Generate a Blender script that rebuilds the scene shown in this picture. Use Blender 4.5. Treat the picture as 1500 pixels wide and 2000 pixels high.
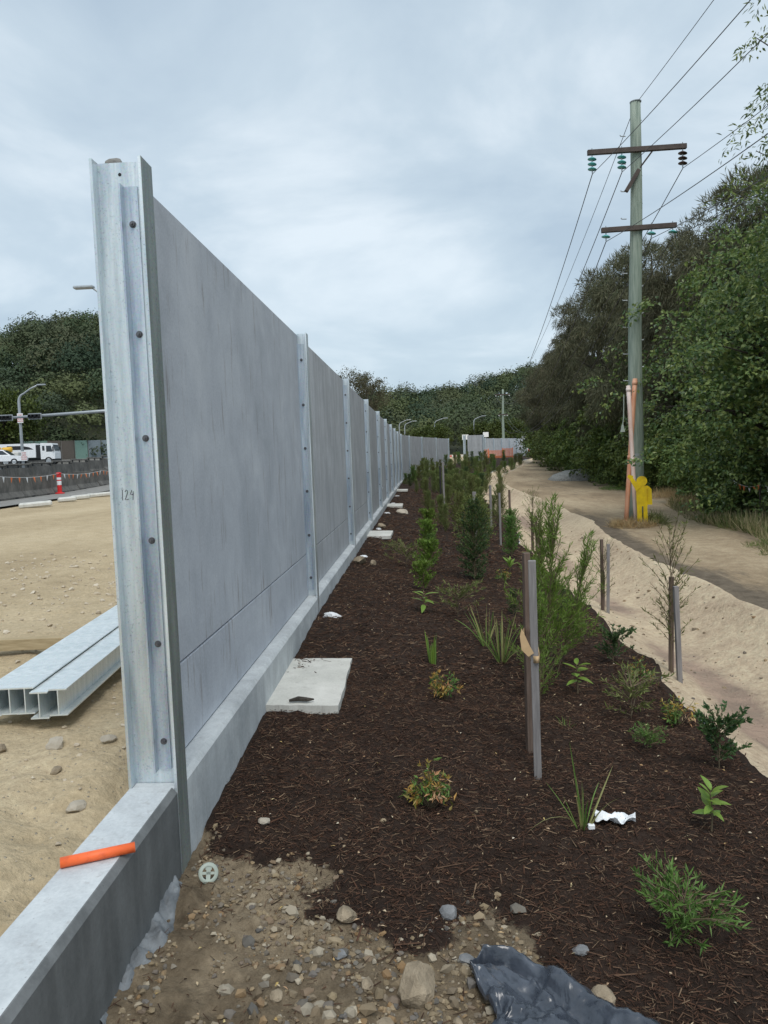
import bpy, math, random
import numpy as np
from mathutils import Matrix, Vector

for o in list(bpy.data.objects): bpy.data.objects.remove(o)
rng = np.random.default_rng(11); random.seed(11)
sc = bpy.context.scene
COL = sc.collection
PI = math.pi
R = math.radians

# ------------------------------------------------------------------ camera
cam_d = bpy.data.cameras.new('camera'); cam = bpy.data.objects.new('camera', cam_d); COL.objects.link(cam)
sc.camera = cam
cam_d.sensor_fit = 'HORIZONTAL'; cam_d.sensor_width = 36.0
cam_d.lens = 36.0 * 1467.5 / 1500.0
cam_d.clip_start = 0.05; cam_d.clip_end = 6000
YAW, PITCH, ROLL, CAMZ = -0.0514, -0.0735, -0.0371, 1.574
fw = Vector((math.sin(YAW)*math.cos(PITCH), math.cos(YAW)*math.cos(PITCH), math.sin(PITCH)))
rt0 = Vector((math.cos(YAW), -math.sin(YAW), 0)); up0 = rt0.cross(fw)
cr, sr = math.cos(ROLL), math.sin(ROLL)
rt = cr*rt0 + sr*up0; up = -sr*rt0 + cr*up0
m3 = Matrix((rt, up, -fw)).transposed()
cam.matrix_world = Matrix.Translation((0, 0, CAMZ)) @ m3.to_4x4()

# ------------------------------------------------------------------ world and sun
SUN_EL, SUN_AZ = R(58), R(166)          # azimuth clockwise from +Y: behind the camera
w = bpy.data.worlds.new('World'); sc.world = w; w.use_nodes = True
nt = w.node_tree; nt.nodes.clear()
def N(tree, typ, **kw):
    n = tree.nodes.new(typ)
    for k, v in kw.items(): setattr(n, k, v)
    return n
out = N(nt, 'ShaderNodeOutputWorld'); bg = N(nt, 'ShaderNodeBackground'); bg.inputs['Strength'].default_value = 0.1
sky = N(nt, 'ShaderNodeTexSky', sky_type='NISHITA'); sky.sun_disc = False
sky.sun_elevation = SUN_EL; sky.sun_rotation = SUN_AZ; sky.air_density = 1.0; sky.dust_density = 2.0
tc = N(nt, 'ShaderNodeTexCoord'); sep = N(nt, 'ShaderNodeSeparateXYZ'); nt.links.new(tc.outputs['Generated'], sep.inputs[0])
def wm(op, a, b=None, clamp=False):
    n = N(nt, 'ShaderNodeMath', operation=op); n.use_clamp = clamp
    for i, x in enumerate((a, b)):
        if x is None: continue
        if isinstance(x, (int, float)): n.inputs[i].default_value = x
        else: nt.links.new(x, n.inputs[i])
    return n.outputs[0]
zc = wm('ADD', wm('MAXIMUM', sep.outputs['Z'], 0.0), 0.22)
px = wm('DIVIDE', sep.outputs['X'], zc); py = wm('DIVIDE', sep.outputs['Y'], zc)
cmb = N(nt, 'ShaderNodeCombineXYZ'); nt.links.new(px, cmb.inputs[0]); nt.links.new(py, cmb.inputs[1]); cmb.inputs[2].default_value = 3.7
n1 = N(nt, 'ShaderNodeTexNoise'); n1.inputs['Scale'].default_value = 1.6; n1.inputs['Detail'].default_value = 9; n1.inputs['Roughness'].default_value = 0.54; n1.inputs['Distortion'].default_value = 0.35
nt.links.new(cmb.outputs[0], n1.inputs['Vector'])
rp = N(nt, 'ShaderNodeValToRGB'); nt.links.new(n1.outputs[0], rp.inputs[0])
e = rp.color_ramp.elements
e[0].position = 0.32; e[0].color = (3.4, 4.25, 5.1, 1)
e[1].position = 0.68; e[1].color = (6.2, 6.85, 7.35, 1)
x = rp.color_ramp.elements.new(0.5); x.color = (4.4, 5.25, 5.95, 1)
# the cloud layer evens out towards the horizon
hz = wm('POWER', wm('SUBTRACT', 1.0, wm('MAXIMUM', sep.outputs['Z'], 0.0)), 5.0)
mixh = N(nt, 'ShaderNodeMixRGB'); nt.links.new(wm('MULTIPLY', hz, 0.8), mixh.inputs[0]); nt.links.new(rp.outputs[0], mixh.inputs[1]); mixh.inputs[2].default_value = (4.3, 5.35, 6.1, 1)
mixs = N(nt, 'ShaderNodeMixRGB'); mixs.inputs[0].default_value = 0.9
nt.links.new(sky.outputs[0], mixs.inputs[1]); nt.links.new(mixh.outputs[0], mixs.inputs[2])
nt.links.new(mixs.outputs[0], bg.inputs[0]); nt.links.new(bg.outputs[0], out.inputs[0])

sd = bpy.data.lights.new('sun', 'SUN'); sun = bpy.data.objects.new('sun', sd); COL.objects.link(sun)
sd.energy = 1.5; sd.angle = R(35); sd.color = (1.0, 0.97, 0.92)
sdir = Vector((math.sin(SUN_AZ)*math.cos(SUN_EL), math.cos(SUN_AZ)*math.cos(SUN_EL), math.sin(SUN_EL)))
sun.rotation_euler = sdir.to_track_quat('Z', 'Y').to_euler()
vs = sc.view_settings; vs.view_transform = 'Standard'; vs.look = 'None'; vs.exposure = 0.5; vs.gamma = 1.0; vs.use_curve_mapping = False

# ------------------------------------------------------------------ numpy noise
def _h(ix, iy, s):
    n = (ix.astype(np.int64)*374761393 + iy.astype(np.int64)*668265263 + s*974711) & 0x7fffffff
    n = ((n ^ (n >> 13)) * 1274126177) & 0x7fffffff
    return ((n ^ (n >> 16)) & 0xffff) / 65535.0
def vn(x, y, s=0):
    x = np.asarray(x, float); y = np.asarray(y, float)
    ix, iy = np.floor(x), np.floor(y); fx, fy = x-ix, y-iy
    fx = fx*fx*(3-2*fx); fy = fy*fy*(3-2*fy)
    a, b, c, d = _h(ix, iy, s), _h(ix+1, iy, s), _h(ix, iy+1, s), _h(ix+1, iy+1, s)
    return (a*(1-fx)+b*fx)*(1-fy) + (c*(1-fx)+d*fx)*fy - 0.5
def fbm(x, y, s=0, o=4, g=0.5):
    t = 0; a = 1.0
    for i in range(o):
        t = t + a*vn(x*2**i, y*2**i, s+i*17); a *= g
    return t
def sm(a, b, x):
    t = np.clip((np.asarray(x, float)-a)/(b-a), 0, 1); return t*t*(3-2*t)

# ------------------------------------------------------------------ the lie of the land
def cpath(y):
    y = np.asarray(y, float)
    return np.where(y < 46, 0, np.where(y < 60, 0.25/28*(y-46)**2, 1.75+0.25*(y-60)))
def eB(y): return np.interp(y, [0, 12, 17, 30, 43, 60, 200], [2.2, 2.22, 2.4, 2.8, 3.1, 3.4, 3.6]) + 0.22*fbm(np.asarray(y)*0.9, 0*np.asarray(y), 5, 3)
def eC(y): return np.interp(y, [0, 13, 18, 21, 29, 40, 60, 200], [4.1, 4.1, 4.4, 4.7, 5.05, 5.0, 5.2, 5.6]) + 0.18*fbm(np.asarray(y)*0.7, 0*np.asarray(y), 9, 3)
def eD(y): return np.interp(y, [0, 14, 17, 33, 41, 55, 80, 200], [6.6, 7.2, 7.8, 11.2, 11.6, 11.4, 9.5, 9.0])
def dirtmask(x, y):
    b = np.interp(x, [-1.5, -1.2, -0.72, -0.39, -0.22, 0.05, 0.34, 0.5, 0.73, 1.2, 3], [3.8, 3.72, 3.5, 3.26, 3.12, 3.2, 3.2, 2.88, 2.45, 1.6, 0.5])
    d = b - y + 0.42*fbm(np.asarray(x)*3.1, np.asarray(y)*3.1, 31, 4)
    return sm(-0.14, 0.16, d)
def zt(x, y):
    x = np.asarray(x, float); y = np.asarray(y, float); u = x - cpath(y)
    b, c, d = eB(y), eC(y), eD(y)
    ramp = 1.3*sm(35, 95, y)
    zw = np.interp(y, [0, 2, 3.5, 6, 8.5, 60], [-0.5, -0.46, -0.41, -0.31, -0.20, -0.18])
    t = np.clip((u+1.24)/(b+1.24), 0, 1)
    dm = dirtmask(x, y)*(u > -1.3)*(u < b)
    zbed = zw + (-0.60-zw)*t + 0.05*fbm(x*1.6, y*1.6, 3, 3)*np.clip(t*4, 0, 1) + (1-dm)*0.035*fbm(x*7, y*7, 4, 3) - 0.035*dm + dm*(0.045*fbm(x*6, y*6, 8, 4)+0.045*np.maximum(fbm(x*15, y*15, 12, 4), 0))
    tt = np.clip((u-b)/(c-b), 0, 1)
    zs = -0.62 - 0.36*np.sin(PI*np.clip(tt, 0, 1))**1.2*(1-0.25*tt) + 0.12*tt + 0.06*fbm(x*1.3, y*0.8, 21, 4)*np.minimum(tt*5, 1) + 0.035*fbm((u-b)*9, y*1.1, 23, 4)*np.minimum(tt*8, 1)*np.clip(1.1-2*tt, .12, 1) - 0.05*np.abs(fbm(x*2.0+y*.7, y*.9, 25, 3))*np.minimum(tt*4, 1) + 0.06*np.exp(-((tt-0.97)/0.1)**2)
    ztr = -0.5 + 0.05*fbm(x*0.8, y*0.25, 14, 4) + 0.02*fbm(x*4, y*3, 15, 3)
    tv = np.clip((u-d)/6, 0, 1)
    zv = ztr + 0.45*sm(0, 1, tv) + 0.12*fbm(x*0.9, y*0.9, 16, 4)*np.clip(tv*4, 0, 1) + 0.02*np.clip(u-d-6, 0, 400)
    q = -u
    zl = -0.10 + 0.25*sm(3, 15, q) + 0.35*sm(24, 50, q) + 0.10*fbm(x*0.7, y*0.7, 41, 4)*np.clip(1.3-q/12, 0.12, 1)*np.clip((q-1.4)/0.5, 0, 1) + 0.05*fbm(x*3.2, y*3.2, 43, 4)*np.clip(1.1-q/9, 0.05, 1) + (0.05*fbm(x*5.5, y*5.5, 44, 4)+0.04*np.maximum(fbm(x*9, y*9, 45, 3), 0))*sm(3.2, 1.7, q)*sm(5.5, 4.0, y)
    zl = zl - 0.16*np.exp(-((q-1.52)/0.2)**2)*np.clip(0.5+1.5*vn(y*1.7, 0*y, 47), 0, 1)
    z = np.where(u < -1.36, zl, np.where(u < b, zbed, np.where(u < c, zs, np.where(u < d, ztr, zv))))
    return z + ramp
def z1(x, y): return float(zt(np.array([x]), np.array([y]))[0])

# ------------------------------------------------------------------ mesh helpers
class MB:
    def __init__(s): s.v = []; s.f = {}; s.n = 0; s.attr = {}
    def add(s, v, faces, mi=0):
        v = np.asarray(v, float).reshape(-1, 3); s.v.append(v)
        for f in faces if isinstance(faces, list) else [faces]:
            f = np.asarray(f, int)
            if f.ndim == 1: f = f[None]
            s.f.setdefault((f.shape[1], mi), []).append(f + s.n)
        s.n += len(v); return s
    def box(s, c, d, M=None, mi=0):
        c = np.array(c, float); d = np.array(d, float)/2
        v = np.array([[i, j, k] for k in (-1, 1) for j in (-1, 1) for i in (-1, 1)], float)*d + c
        if M is not None: v = xf(v, M)
        return s.add(v, [np.array([[0, 2, 3, 1], [4, 5, 7, 6], [0, 1, 5, 4], [2, 6, 7, 3], [0, 4, 6, 2], [1, 3, 7, 5]])], mi)
    def box2(s, a, b, M=None, mi=0):
        a = np.array(a, float); b = np.array(b, float); return s.box((a+b)/2, np.abs(b-a), M, mi)
    def bevbox(s, a, b, r, M=None, mi=0):
        # box with chamfered edges (24 vertices)
        a = np.array(a, float); b = np.array(b, float); c = (a+b)/2; h = np.abs(b-a)/2
        import itertools
        pts = []; idx = {}
        for sx, sy, sz in itertools.product((-1, 1), repeat=3):
            S = np.array([sx, sy, sz])
            for ax in range(3):
                p = S*(h-r); p[ax] = S[ax]*h[ax]; idx[(sx, sy, sz, ax)] = len(pts); pts.append(p+c)
        F4 = []; F3 = []
        for ax in range(3):
            o1, o2 = [(1, 2), (2, 0), (0, 1)][ax]
            for sg in (-1, 1):
                q = []
                for p1, p2 in ((-1, -1), (1, -1), (1, 1), (-1, 1)):
                    S = [0, 0, 0]; S[ax] = sg; S[o1] = p1; S[o2] = p2; q.append(idx[(*S, ax)])
                F4.append(q if sg > 0 else q[::-1])
            # edges along ax
            for p1 in (-1, 1):
                for p2 in (-1, 1):
                    S = [0, 0, 0]; S[o1] = p1; S[o2] = p2; lo = S[:]; lo[ax] = -1; hi = S[:]; hi[ax] = 1
                    q = [idx[(*lo, o1)], idx[(*hi, o1)], idx[(*hi, o2)], idx[(*lo, o2)]]
                    F4.append(q if p1*p2 < 0 else q[::-1])
        for S in itertools.product((-1, 1), repeat=3):
            q = [idx[(*S, 0)], idx[(*S, 1)], idx[(*S, 2)]]
            F3.append(q if S[0]*S[1]*S[2] > 0 else q[::-1])
        v = np.array(pts)
        if M is not None: v = xf(v, M)
        return s.add(v, [np.array(F4), np.array(F3)], mi)
    def tube(s, P, r, n=8, cap=True, mi=0):
        P = np.asarray(P, float); r = np.broadcast_to(np.asarray(r, float), (len(P),))
        T = np.gradient(P, axis=0); T /= np.linalg.norm(T, axis=1)[:, None]+1e-12
        a = np.array([0, 0, 1.0]) if abs(T[0][2]) < 0.9 else np.array([1.0, 0, 0])
        V = []
        for i in range(len(P)):
            x = np.cross(a, T[i]); x /= np.linalg.norm(x)+1e-12; y = np.cross(T[i], x); a = y if abs(np.dot(y, T[i])) < .5 else a
            a = np.cross(T[i], x)
            th = np.arange(n)*2*PI/n
            V.append(P[i] + r[i]*(np.cos(th)[:, None]*x + np.sin(th)[:, None]*y))
            a = y
        V = np.concatenate(V); F = []
        for i in range(len(P)-1):
            for j in range(n):
                k = (j+1) % n; F.append([i*n+j, i*n+k, (i+1)*n+k, (i+1)*n+j])
        fs = [np.array(F)]
        if cap:
            fs.append(np.array([list(range(n))[::-1]])); fs.append(np.array([[(len(P)-1)*n+j for j in range(n)]]))
        return s.add(V, fs, mi)
    def prism(s, prof, axis, a, b, M=None, mi=0):
        # closed 2-D profile (counter-clockwise) extruded along an axis from a to b
        p = np.asarray(prof, float); n = len(p)
        def place(t):
            o = np.zeros((n, 3)); k = [i for i in range(3) if i != axis]; o[:, k[0]] = p[:, 0]; o[:, k[1]] = p[:, 1]; o[:, axis] = t; return o
        v = np.concatenate([place(a), place(b)])
        if M is not None: v = xf(v, M)
        side = np.array([[j, (j+1) % n, n+(j+1) % n, n+j] for j in range(n)])
        return s.add(v, [side, np.array([list(range(n))[::-1]]), np.array([[n+j for j in range(n)]])], mi)
    def lathe(s, prof, n=16, M=None, mi=0):
        p = np.asarray(prof, float); th = np.arange(n)*2*PI/n
        v = np.concatenate([np.stack([r*np.cos(th), r*np.sin(th), np.full(n, z)], 1) for r, z in p])
        F = [[i*n+j, i*n+(j+1) % n, (i+1)*n+(j+1) % n, (i+1)*n+j] for i in range(len(p)-1) for j in range(n)]
        if M is not None: v = xf(v, M)
        return s.add(v, [np.array(F)], mi)
    def build(s, name, mats, parent=None, smooth=False, link=True, fix=False):
        me = bpy.data.meshes.new(name)
        V = np.concatenate(s.v) if s.v else np.zeros((0, 3))
        loops = []; starts = []; tot = []; mis = []; st = 0
        for (k, mi), L in s.f.items():
            A = np.concatenate(L); loops.append(A.ravel()); starts.append(st+np.arange(len(A))*k); tot.append(np.full(len(A), k)); mis.append(np.full(len(A), mi)); st += A.size
        loops = np.concatenate(loops); starts = np.concatenate(starts); mis = np.concatenate(mis)
        me.vertices.add(len(V)); me.vertices.foreach_set('co', V.astype(np.float32).ravel())
        me.loops.add(len(loops)); me.loops.foreach_set('vertex_index', loops.astype(np.int32))
        me.polygons.add(len(starts)); me.polygons.foreach_set('loop_start', starts.astype(np.int32))
        me.polygons.foreach_set('material_index', mis.astype(np.int32))
        me.polygons.foreach_set('use_smooth', np.full(len(starts), bool(smooth)))
        me.update(calc_edges=True); me.validate()
        for an, av in s.attr.items():
            at = me.attributes.new(an, 'FLOAT', 'POINT'); at.data.foreach_set('value', np.asarray(av, np.float32))
        if fix:
            import bmesh
            b = bmesh.new(); b.from_mesh(me); bmesh.ops.recalc_face_normals(b, faces=b.faces); b.to_mesh(me); b.free()
        for m in (mats if isinstance(mats, (list, tuple)) else [mats]): me.materials.append(m)
        if not link: return me
        return mobj(name, me, parent)
def xf(v, M):
    M = np.array(M); return v @ M[:3, :3].T + M[:3, 3]
def mobj(name, me, parent=None):
    o = bpy.data.objects.new(name, me); COL.objects.link(o)
    if parent is not None: o.parent = parent
    return o
def empty(name, loc=(0, 0, 0), rz=0.0, label=None, cat=None, group=None):
    o = bpy.data.objects.new(name, None); COL.objects.link(o); o.location = loc; o.rotation_euler = (0, 0, rz); o.empty_display_size = 0.2
    if label: tag(o, label, cat, group)
    return o
def tag(o, label, cat, group=None, kind=None):
    o['label'] = label; o['category'] = cat
    if group: o['group'] = group
    if kind: o['kind'] = kind
    return o
def struct(o): o['kind'] = 'structure'; return o
def copy_tree(o, parent=None):
    c = o.copy(); COL.objects.link(c)
    if parent is not None: c.parent = parent
    for ch in list(o.children): copy_tree(ch, c)
    return c
def ico(n=1):
    t = (1+5**.5)/2
    v = np.array([[-1, t, 0], [1, t, 0], [-1, -t, 0], [1, -t, 0], [0, -1, t], [0, 1, t], [0, -1, -t], [0, 1, -t], [t, 0, -1], [t, 0, 1], [-t, 0, -1], [-t, 0, 1]])
    f = [[0, 11, 5], [0, 5, 1], [0, 1, 7], [0, 7, 10], [0, 10, 11], [1, 5, 9], [5, 11, 4], [11, 10, 2], [10, 7, 6], [7, 1, 8], [3, 9, 4], [3, 4, 2], [3, 2, 6], [3, 6, 8], [3, 8, 9], [4, 9, 5], [2, 4, 11], [6, 2, 10], [8, 6, 7], [9, 8, 1]]
    v = [tuple(p/np.linalg.norm(p)) for p in v]
    for _ in range(n-1):
        d = {}; nf = []
        def mid(a, b):
            k = (min(a, b), max(a, b))
            if k not in d:
                p = (np.array(v[a])+np.array(v[b]))/2; v.append(tuple(p/np.linalg.norm(p))); d[k] = len(v)-1
            return d[k]
        for a, b, c in f:
            x, y, z = mid(a, b), mid(b, c), mid(c, a); nf += [[a, x, z], [b, y, x], [c, z, y], [x, y, z]]
        f = nf
    return np.array(v), np.array(f)
ICO1, ICO2, ICO3 = ico(1), ico(2), ico(3)
def unit(a): return a/(np.linalg.norm(a, axis=-1, keepdims=True)+1e-9)
def rnd_dir(n): return unit(rng.normal(size=(n, 3)))
def leaves(mb, P, D, L, W, fold=0.15, mi=0, nrm=None):
    n = len(P); L = np.broadcast_to(L, (n,))[:, None]; W = np.broadcast_to(W, (n,))[:, None]
    D = unit(D); Nn = rnd_dir(n) if nrm is None else nrm; S = unit(np.cross(D, Nn)); Nn = np.cross(S, D)
    a = P; b = P+D*L*.45+S*W*.5+Nn*W*fold; c = P+D*L; d = P+D*L*.45-S*W*.5+Nn*W*fold
    v = np.stack([a, b, c, d], 1).reshape(-1, 3); i = np.arange(n)[:, None]*4
    mb.add(v, [np.concatenate([i+np.array([[0, 1, 2]]), i+np.array([[0, 2, 3]])])], mi)
def stones(mb, P, S, base=ICO1, jit=0.22, flat=0.7):
    v0, f0 = base; n = len(P); k = len(v0)
    A = rnd_dir(n); B = unit(np.cross(A, rnd_dir(n))); Cc = np.cross(A, B); Rm = np.stack([A, B, Cc], 1)
    v = np.broadcast_to(v0[None], (n, k, 3)).copy()*(1+jit*rng.normal(size=(n, k, 1)))
    for _ in range(4):                      # chop flats so that the pieces read as broken stone, not beads
        nn = rnd_dir(n); hh = rng.uniform(.35, .75, n); dd = np.einsum('nki,ni->nk', v, nn); v = v-np.maximum(dd-hh[:, None], 0)[:, :, None]*nn[:, None, :]
    v = np.einsum('nkj,nji->nki', v, Rm)
    sc3 = np.stack([rng.uniform(.8, 1.25, n), rng.uniform(.7, 1.1, n), rng.uniform(flat*.8, flat*1.2, n)], 1)
    v = v*sc3[:, None, :]*np.asarray(S)[:, None, None] + P[:, None, :]
    f = f0[None]+np.arange(n)[:, None, None]*k
    mb.add(v.reshape(-1, 3), [f.reshape(-1, 3)])

# ------------------------------------------------------------------ materials
MATS = {}
def newmat(name):
    m = bpy.data.materials.new(name); m.use_nodes = True; t = m.node_tree; t.nodes.clear()
    o = N(t, 'ShaderNodeOutputMaterial'); b = N(t, 'ShaderNodeBsdfPrincipled'); t.links.new(b.outputs[0], o.inputs[0]); MATS[name] = m
    return m, t, b, o
def ramp(t, fac, stops, interp='LINEAR'):
    r = N(t, 'ShaderNodeValToRGB'); t.links.new(fac, r.inputs[0]); el = r.color_ramp.elements; r.color_ramp.interpolation = interp
    while len(el) < len(stops): el.new(0.5)
    for q, (p, c) in zip(el, stops): q.position = p; q.color = (*c, 1)
    return r.outputs[0]
def coords(t, kind='Object', scale=(1, 1, 1)):
    c = N(t, 'ShaderNodeTexCoord'); m = N(t, 'ShaderNodeMapping'); m.inputs['Scale'].default_value = scale; t.links.new(c.outputs[kind], m.inputs[0]); return m.outputs[0]
def noise(t, vec, scale, detail=5, rough=0.55, dist=0.0):
    n = N(t, 'ShaderNodeTexNoise'); n.inputs['Scale'].default_value = scale; n.inputs['Detail'].default_value = detail; n.inputs['Roughness'].default_value = rough; n.inputs['Distortion'].default_value = dist
    t.links.new(vec, n.inputs['Vector']); return n.outputs[0]
def mixc(t, fac, a, b, mode='MIX'):
    n = N(t, 'ShaderNodeMixRGB', blend_type=mode)
    for i, x in enumerate((fac, a, b)):
        if isinstance(x, (int, float)): n.inputs[i].default_value = x
        elif isinstance(x, tuple): n.inputs[i].default_value = (*x, 1)
        else: t.links.new(x, n.inputs[i])
    return n.outputs[0]
def mth(t, op, a, b=None, clamp=False):
    n = N(t, 'ShaderNodeMath', operation=op); n.use_clamp = clamp
    for i, x in enumerate((a, b)):
        if x is None: continue
        if isinstance(x, (int, float)): n.inputs[i].default_value = x
        else: t.links.new(x, n.inputs[i])
    return n.outputs[0]
def bump(t, b, h, strength, dist):
    n = N(t, 'ShaderNodeBump'); n.inputs['Strength'].default_value = strength; n.inputs['Distance'].default_value = dist; t.links.new(h, n.inputs['Height']); t.links.new(n.outputs[0], b.inputs['Normal']); return n
def mottled(name, c1, c2, scale=4, rough=0.8, metal=0.0, bs=0.3, bd=0.01, bscale=None, stretch=(1, 1, 1), spec=0.4, detail=6, lo=.32, hi=.68, rrough=None):
    m, t, b, o = newmat(name); v = coords(t, 'Object', stretch)
    n = noise(t, v, scale, detail); t.links.new(ramp(t, n, [(lo, c1), (hi, c2)]), b.inputs['Base Color'])
    b.inputs['Roughness'].default_value = rough; b.inputs['Metallic'].default_value = metal; b.inputs['Specular IOR Level'].default_value = spec
    if rrough: t.links.new(mth(t, 'ADD', mth(t, 'MULTIPLY', n, rrough), rough-rrough*.5), b.inputs['Roughness'])
    if bs: bump(t, b, noise(t, v, bscale or scale*6, 5, 0.65), bs, bd)
    return m
def leafmat(name, cols, transl=0.28, rough=0.5, objvar=0.0, tint=None, spec=0.3):
    m, t, b, o = newmat(name); g = N(t, 'ShaderNodeNewGeometry')
    st = [(i/(len(cols)-1) if len(cols) > 1 else 0, c) for i, c in enumerate(cols)]
    c = ramp(t, g.outputs['Random Per Island'], st)
    if tint:
        a = N(t, 'ShaderNodeAttribute'); a.attribute_name = 'tint'
        c = mixc(t, 0.75, c, ramp(t, a.outputs['Fac'], [(i/(len(tint)-1), q) for i, q in enumerate(tint)]))
    if objvar:
        oi = N(t, 'ShaderNodeObjectInfo'); hs = N(t, 'ShaderNodeHueSaturation')
        t.links.new(mth(t, 'ADD', mth(t, 'MULTIPLY', oi.outputs['Random'], 0.05*objvar), 0.5-0.025*objvar), hs.inputs['Hue'])
        t.links.new(mth(t, 'ADD', mth(t, 'MULTIPLY', oi.outputs['Random'], 0.5*objvar), 1-0.25*objvar), hs.inputs['Value']); t.links.new(c, hs.inputs['Color']); c = hs.outputs[0]
    t.links.new(c, b.inputs['Base Color']); b.inputs['Roughness'].default_value = rough; b.inputs['Specular IOR Level'].default_value = spec
    if transl:
        tr = N(t, 'ShaderNodeBsdfTranslucent'); t.links.new(c, tr.inputs[0]); mx = N(t, 'ShaderNodeMixShader'); mx.inputs[0].default_value = transl
        t.links.new(b.outputs[0], mx.inputs[1]); t.links.new(tr.outputs[0], mx.inputs[2]); t.links.new(mx.outputs[0], o.inputs[0])
    return m
def plain(name, c, rough=0.6, metal=0.0, spec=0.4):
    m, t, b, o = newmat(name); v = coords(t); n = noise(t, v, 9, 4)
    lo = tuple(x*.86 for x in c); hi = tuple(min(1, x*1.1) for x in c)
    t.links.new(ramp(t, n, [(.3, lo), (.7, hi)]), b.inputs['Base Color']); b.inputs['Roughness'].default_value = rough; b.inputs['Metallic'].default_value = metal; b.inputs['Specular IOR Level'].default_value = spec
    return m

# concrete of the panels: grey with a vertical grain, dark runs and a few rusty streaks
def concrete(name, c1, c2, streak=0.5, rust=0.3, wet=0.0):
    m, t, b, o = newmat(name); v = coords(t); vs_ = coords(t, 'Object', (7, 7, 0.35))
    oi = N(t, 'ShaderNodeObjectInfo'); off = N(t, 'ShaderNodeVectorMath', operation='ADD'); cb = N(t, 'ShaderNodeCombineXYZ')
    t.links.new(mth(t, 'MULTIPLY', oi.outputs['Random'], 37.0), cb.inputs[1]); t.links.new(vs_, off.inputs[0]); t.links.new(cb.outputs[0], off.inputs[1]); vs_ = off.outputs[0]
    c = ramp(t, noise(t, v, 1.6, 9, 0.68, .4), [(.34, c1), (.66, c2)])
    dk = ramp(t, noise(t, vs_, 1.0, 6, 0.6), [(.42, (1, 1, 1)), (.62, (1-.45*streak,)*3)])
    c = mixc(t, 1.0, c, dk, 'MULTIPLY')
    ob = ramp(t, oi.outputs['Random'], [(0, (.93, .93, .925)), (1, (1.03, 1.03, 1.035))]); c = mixc(t, 1.0, c, ob, 'MULTIPLY')
    vr = N(t, 'ShaderNodeMapping'); vr.inputs['Scale'].default_value = (1.3, 1.3, 2.6); t.links.new(vs_, vr.inputs[0])
    rs = mth(t, 'MULTIPLY', ramp(t, noise(t, vr.outputs[0], 1.3, 5, .7), [(.58, (0, 0, 0)), (.68, (1, 1, 1))]), rust)
    c = mixc(t, rs, c, (.16, .12, .10))
    fine = noise(t, v, 60, 6, .7); c = mixc(t, 0.22, c, ramp(t, fine, [(.3, (.12, .12, .12)), (.7, (.6, .6, .6))]), 'OVERLAY')
    pits = N(t, 'ShaderNodeTexVoronoi'); pits.inputs['Scale'].default_value = 26; t.links.new(v, pits.inputs['Vector'])
    pt = ramp(t, pits.outputs['Distance'], [(.05, (.55, .55, .55)), (.10, (1, 1, 1))]); c = mixc(t, 0.6, c, pt, 'MULTIPLY')
    t.links.new(c, b.inputs['Base Color']); b.inputs['Roughness'].default_value = .82 - wet; b.inputs['Specular IOR Level'].default_value = .3
    bump(t, b, mth(t, 'ADD', fine, mth(t, 'MULTIPLY', pt, .5)), .25, .003)
    return m
concrete('panel_concrete', (.44, .475, .525), (.58, .61, .655), .08, .5)
concrete('panel_weathered', (.41, .43, .455), (.54, .56, .585), .36, .35)
concrete('plinth_concrete', (.42, .45, .47), (.66, .69, .70), .2, .25)
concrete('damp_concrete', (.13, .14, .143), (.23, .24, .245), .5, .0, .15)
concrete('pale_concrete', (.54, .54, .50), (.70, .69, .65), .15, .25)
concrete('old_concrete', (.10, .097, .09), (.22, .21, .19), .6, .15)
concrete('grey_concrete', (.22, .215, .20), (.32, .31, .29), .4, .1)

# galvanised steel with spangle and dull patches
def galv(name, c1, c2, rough=.42, metal=.75):
    m, t, b, o = newmat(name); v = coords(t); vs_ = coords(t, 'Object', (14, 14, 1.2))
    big = noise(t, vs_, 1.2, 6, .65); c = ramp(t, big, [(.3, c1), (.65, c2)])
    vo = N(t, 'ShaderNodeTexVoronoi'); vo.inputs['Scale'].default_value = 120; t.links.new(v, vo.inputs['Vector'])
    c = mixc(t, .10, c, vo.outputs['Color'], 'OVERLAY')
    sp = ramp(t, noise(t, v, 70, 5, .75), [(.56, (1, 1, 1)), (.68, (.42, .45, .50))]); zone = ramp(t, noise(t, coords(t, 'Object', (10, 10, 1.6)), 1.0, 4, .6), [(.45, (0, 0, 0)), (.62, (1, 1, 1))]); c = mixc(t, mth(t, 'ADD', mth(t, 'MULTIPLY', zone, .75), .2), c, sp, 'MULTIPLY')
    c = mixc(t, mth(t, 'MULTIPLY', ramp(t, noise(t, coords(t, 'Object', (9, 9, .8)), 1.7, 6, .7), [(.55, (0, 0, 0)), (.75, (1, 1, 1))]), .35), c, (.30, .32, .27))
    t.links.new(c, b.inputs['Base Color']); b.inputs['Metallic'].default_value = metal
    t.links.new(mth(t, 'ADD', mth(t, 'MULTIPLY', big, .35), rough-.15), b.inputs['Roughness'])
    bump(t, b, noise(t, v, 90, 3), .06, .002)
    return m
galv('galvanised', (.50, .57, .61), (.82, .88, .90), .40, .72)
galv('galvanised_dull', (.34, .41, .50), (.68, .75, .80), .40, .72)
galv('galvanised_new', (.66, .73, .74), (.86, .90, .90), .40, .6)
plain('bolt_steel', (.16, .16, .17), .45, .8)
plain('marker_ink', (.02, .02, .025), .7)
mottled('orange_plastic', (.60, .10, .035), (.86, .15, .04), 26, .5, bs=.1, lo=.25, hi=.5)
plain('cap_plastic', (.36, .41, .36), .5)
plain('white_plastic', (.80, .82, .84), .4)
plain('foam_white', (.78, .80, .82), .7)
plain('black_rubber', (.02, .02, .022), .7)
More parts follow.
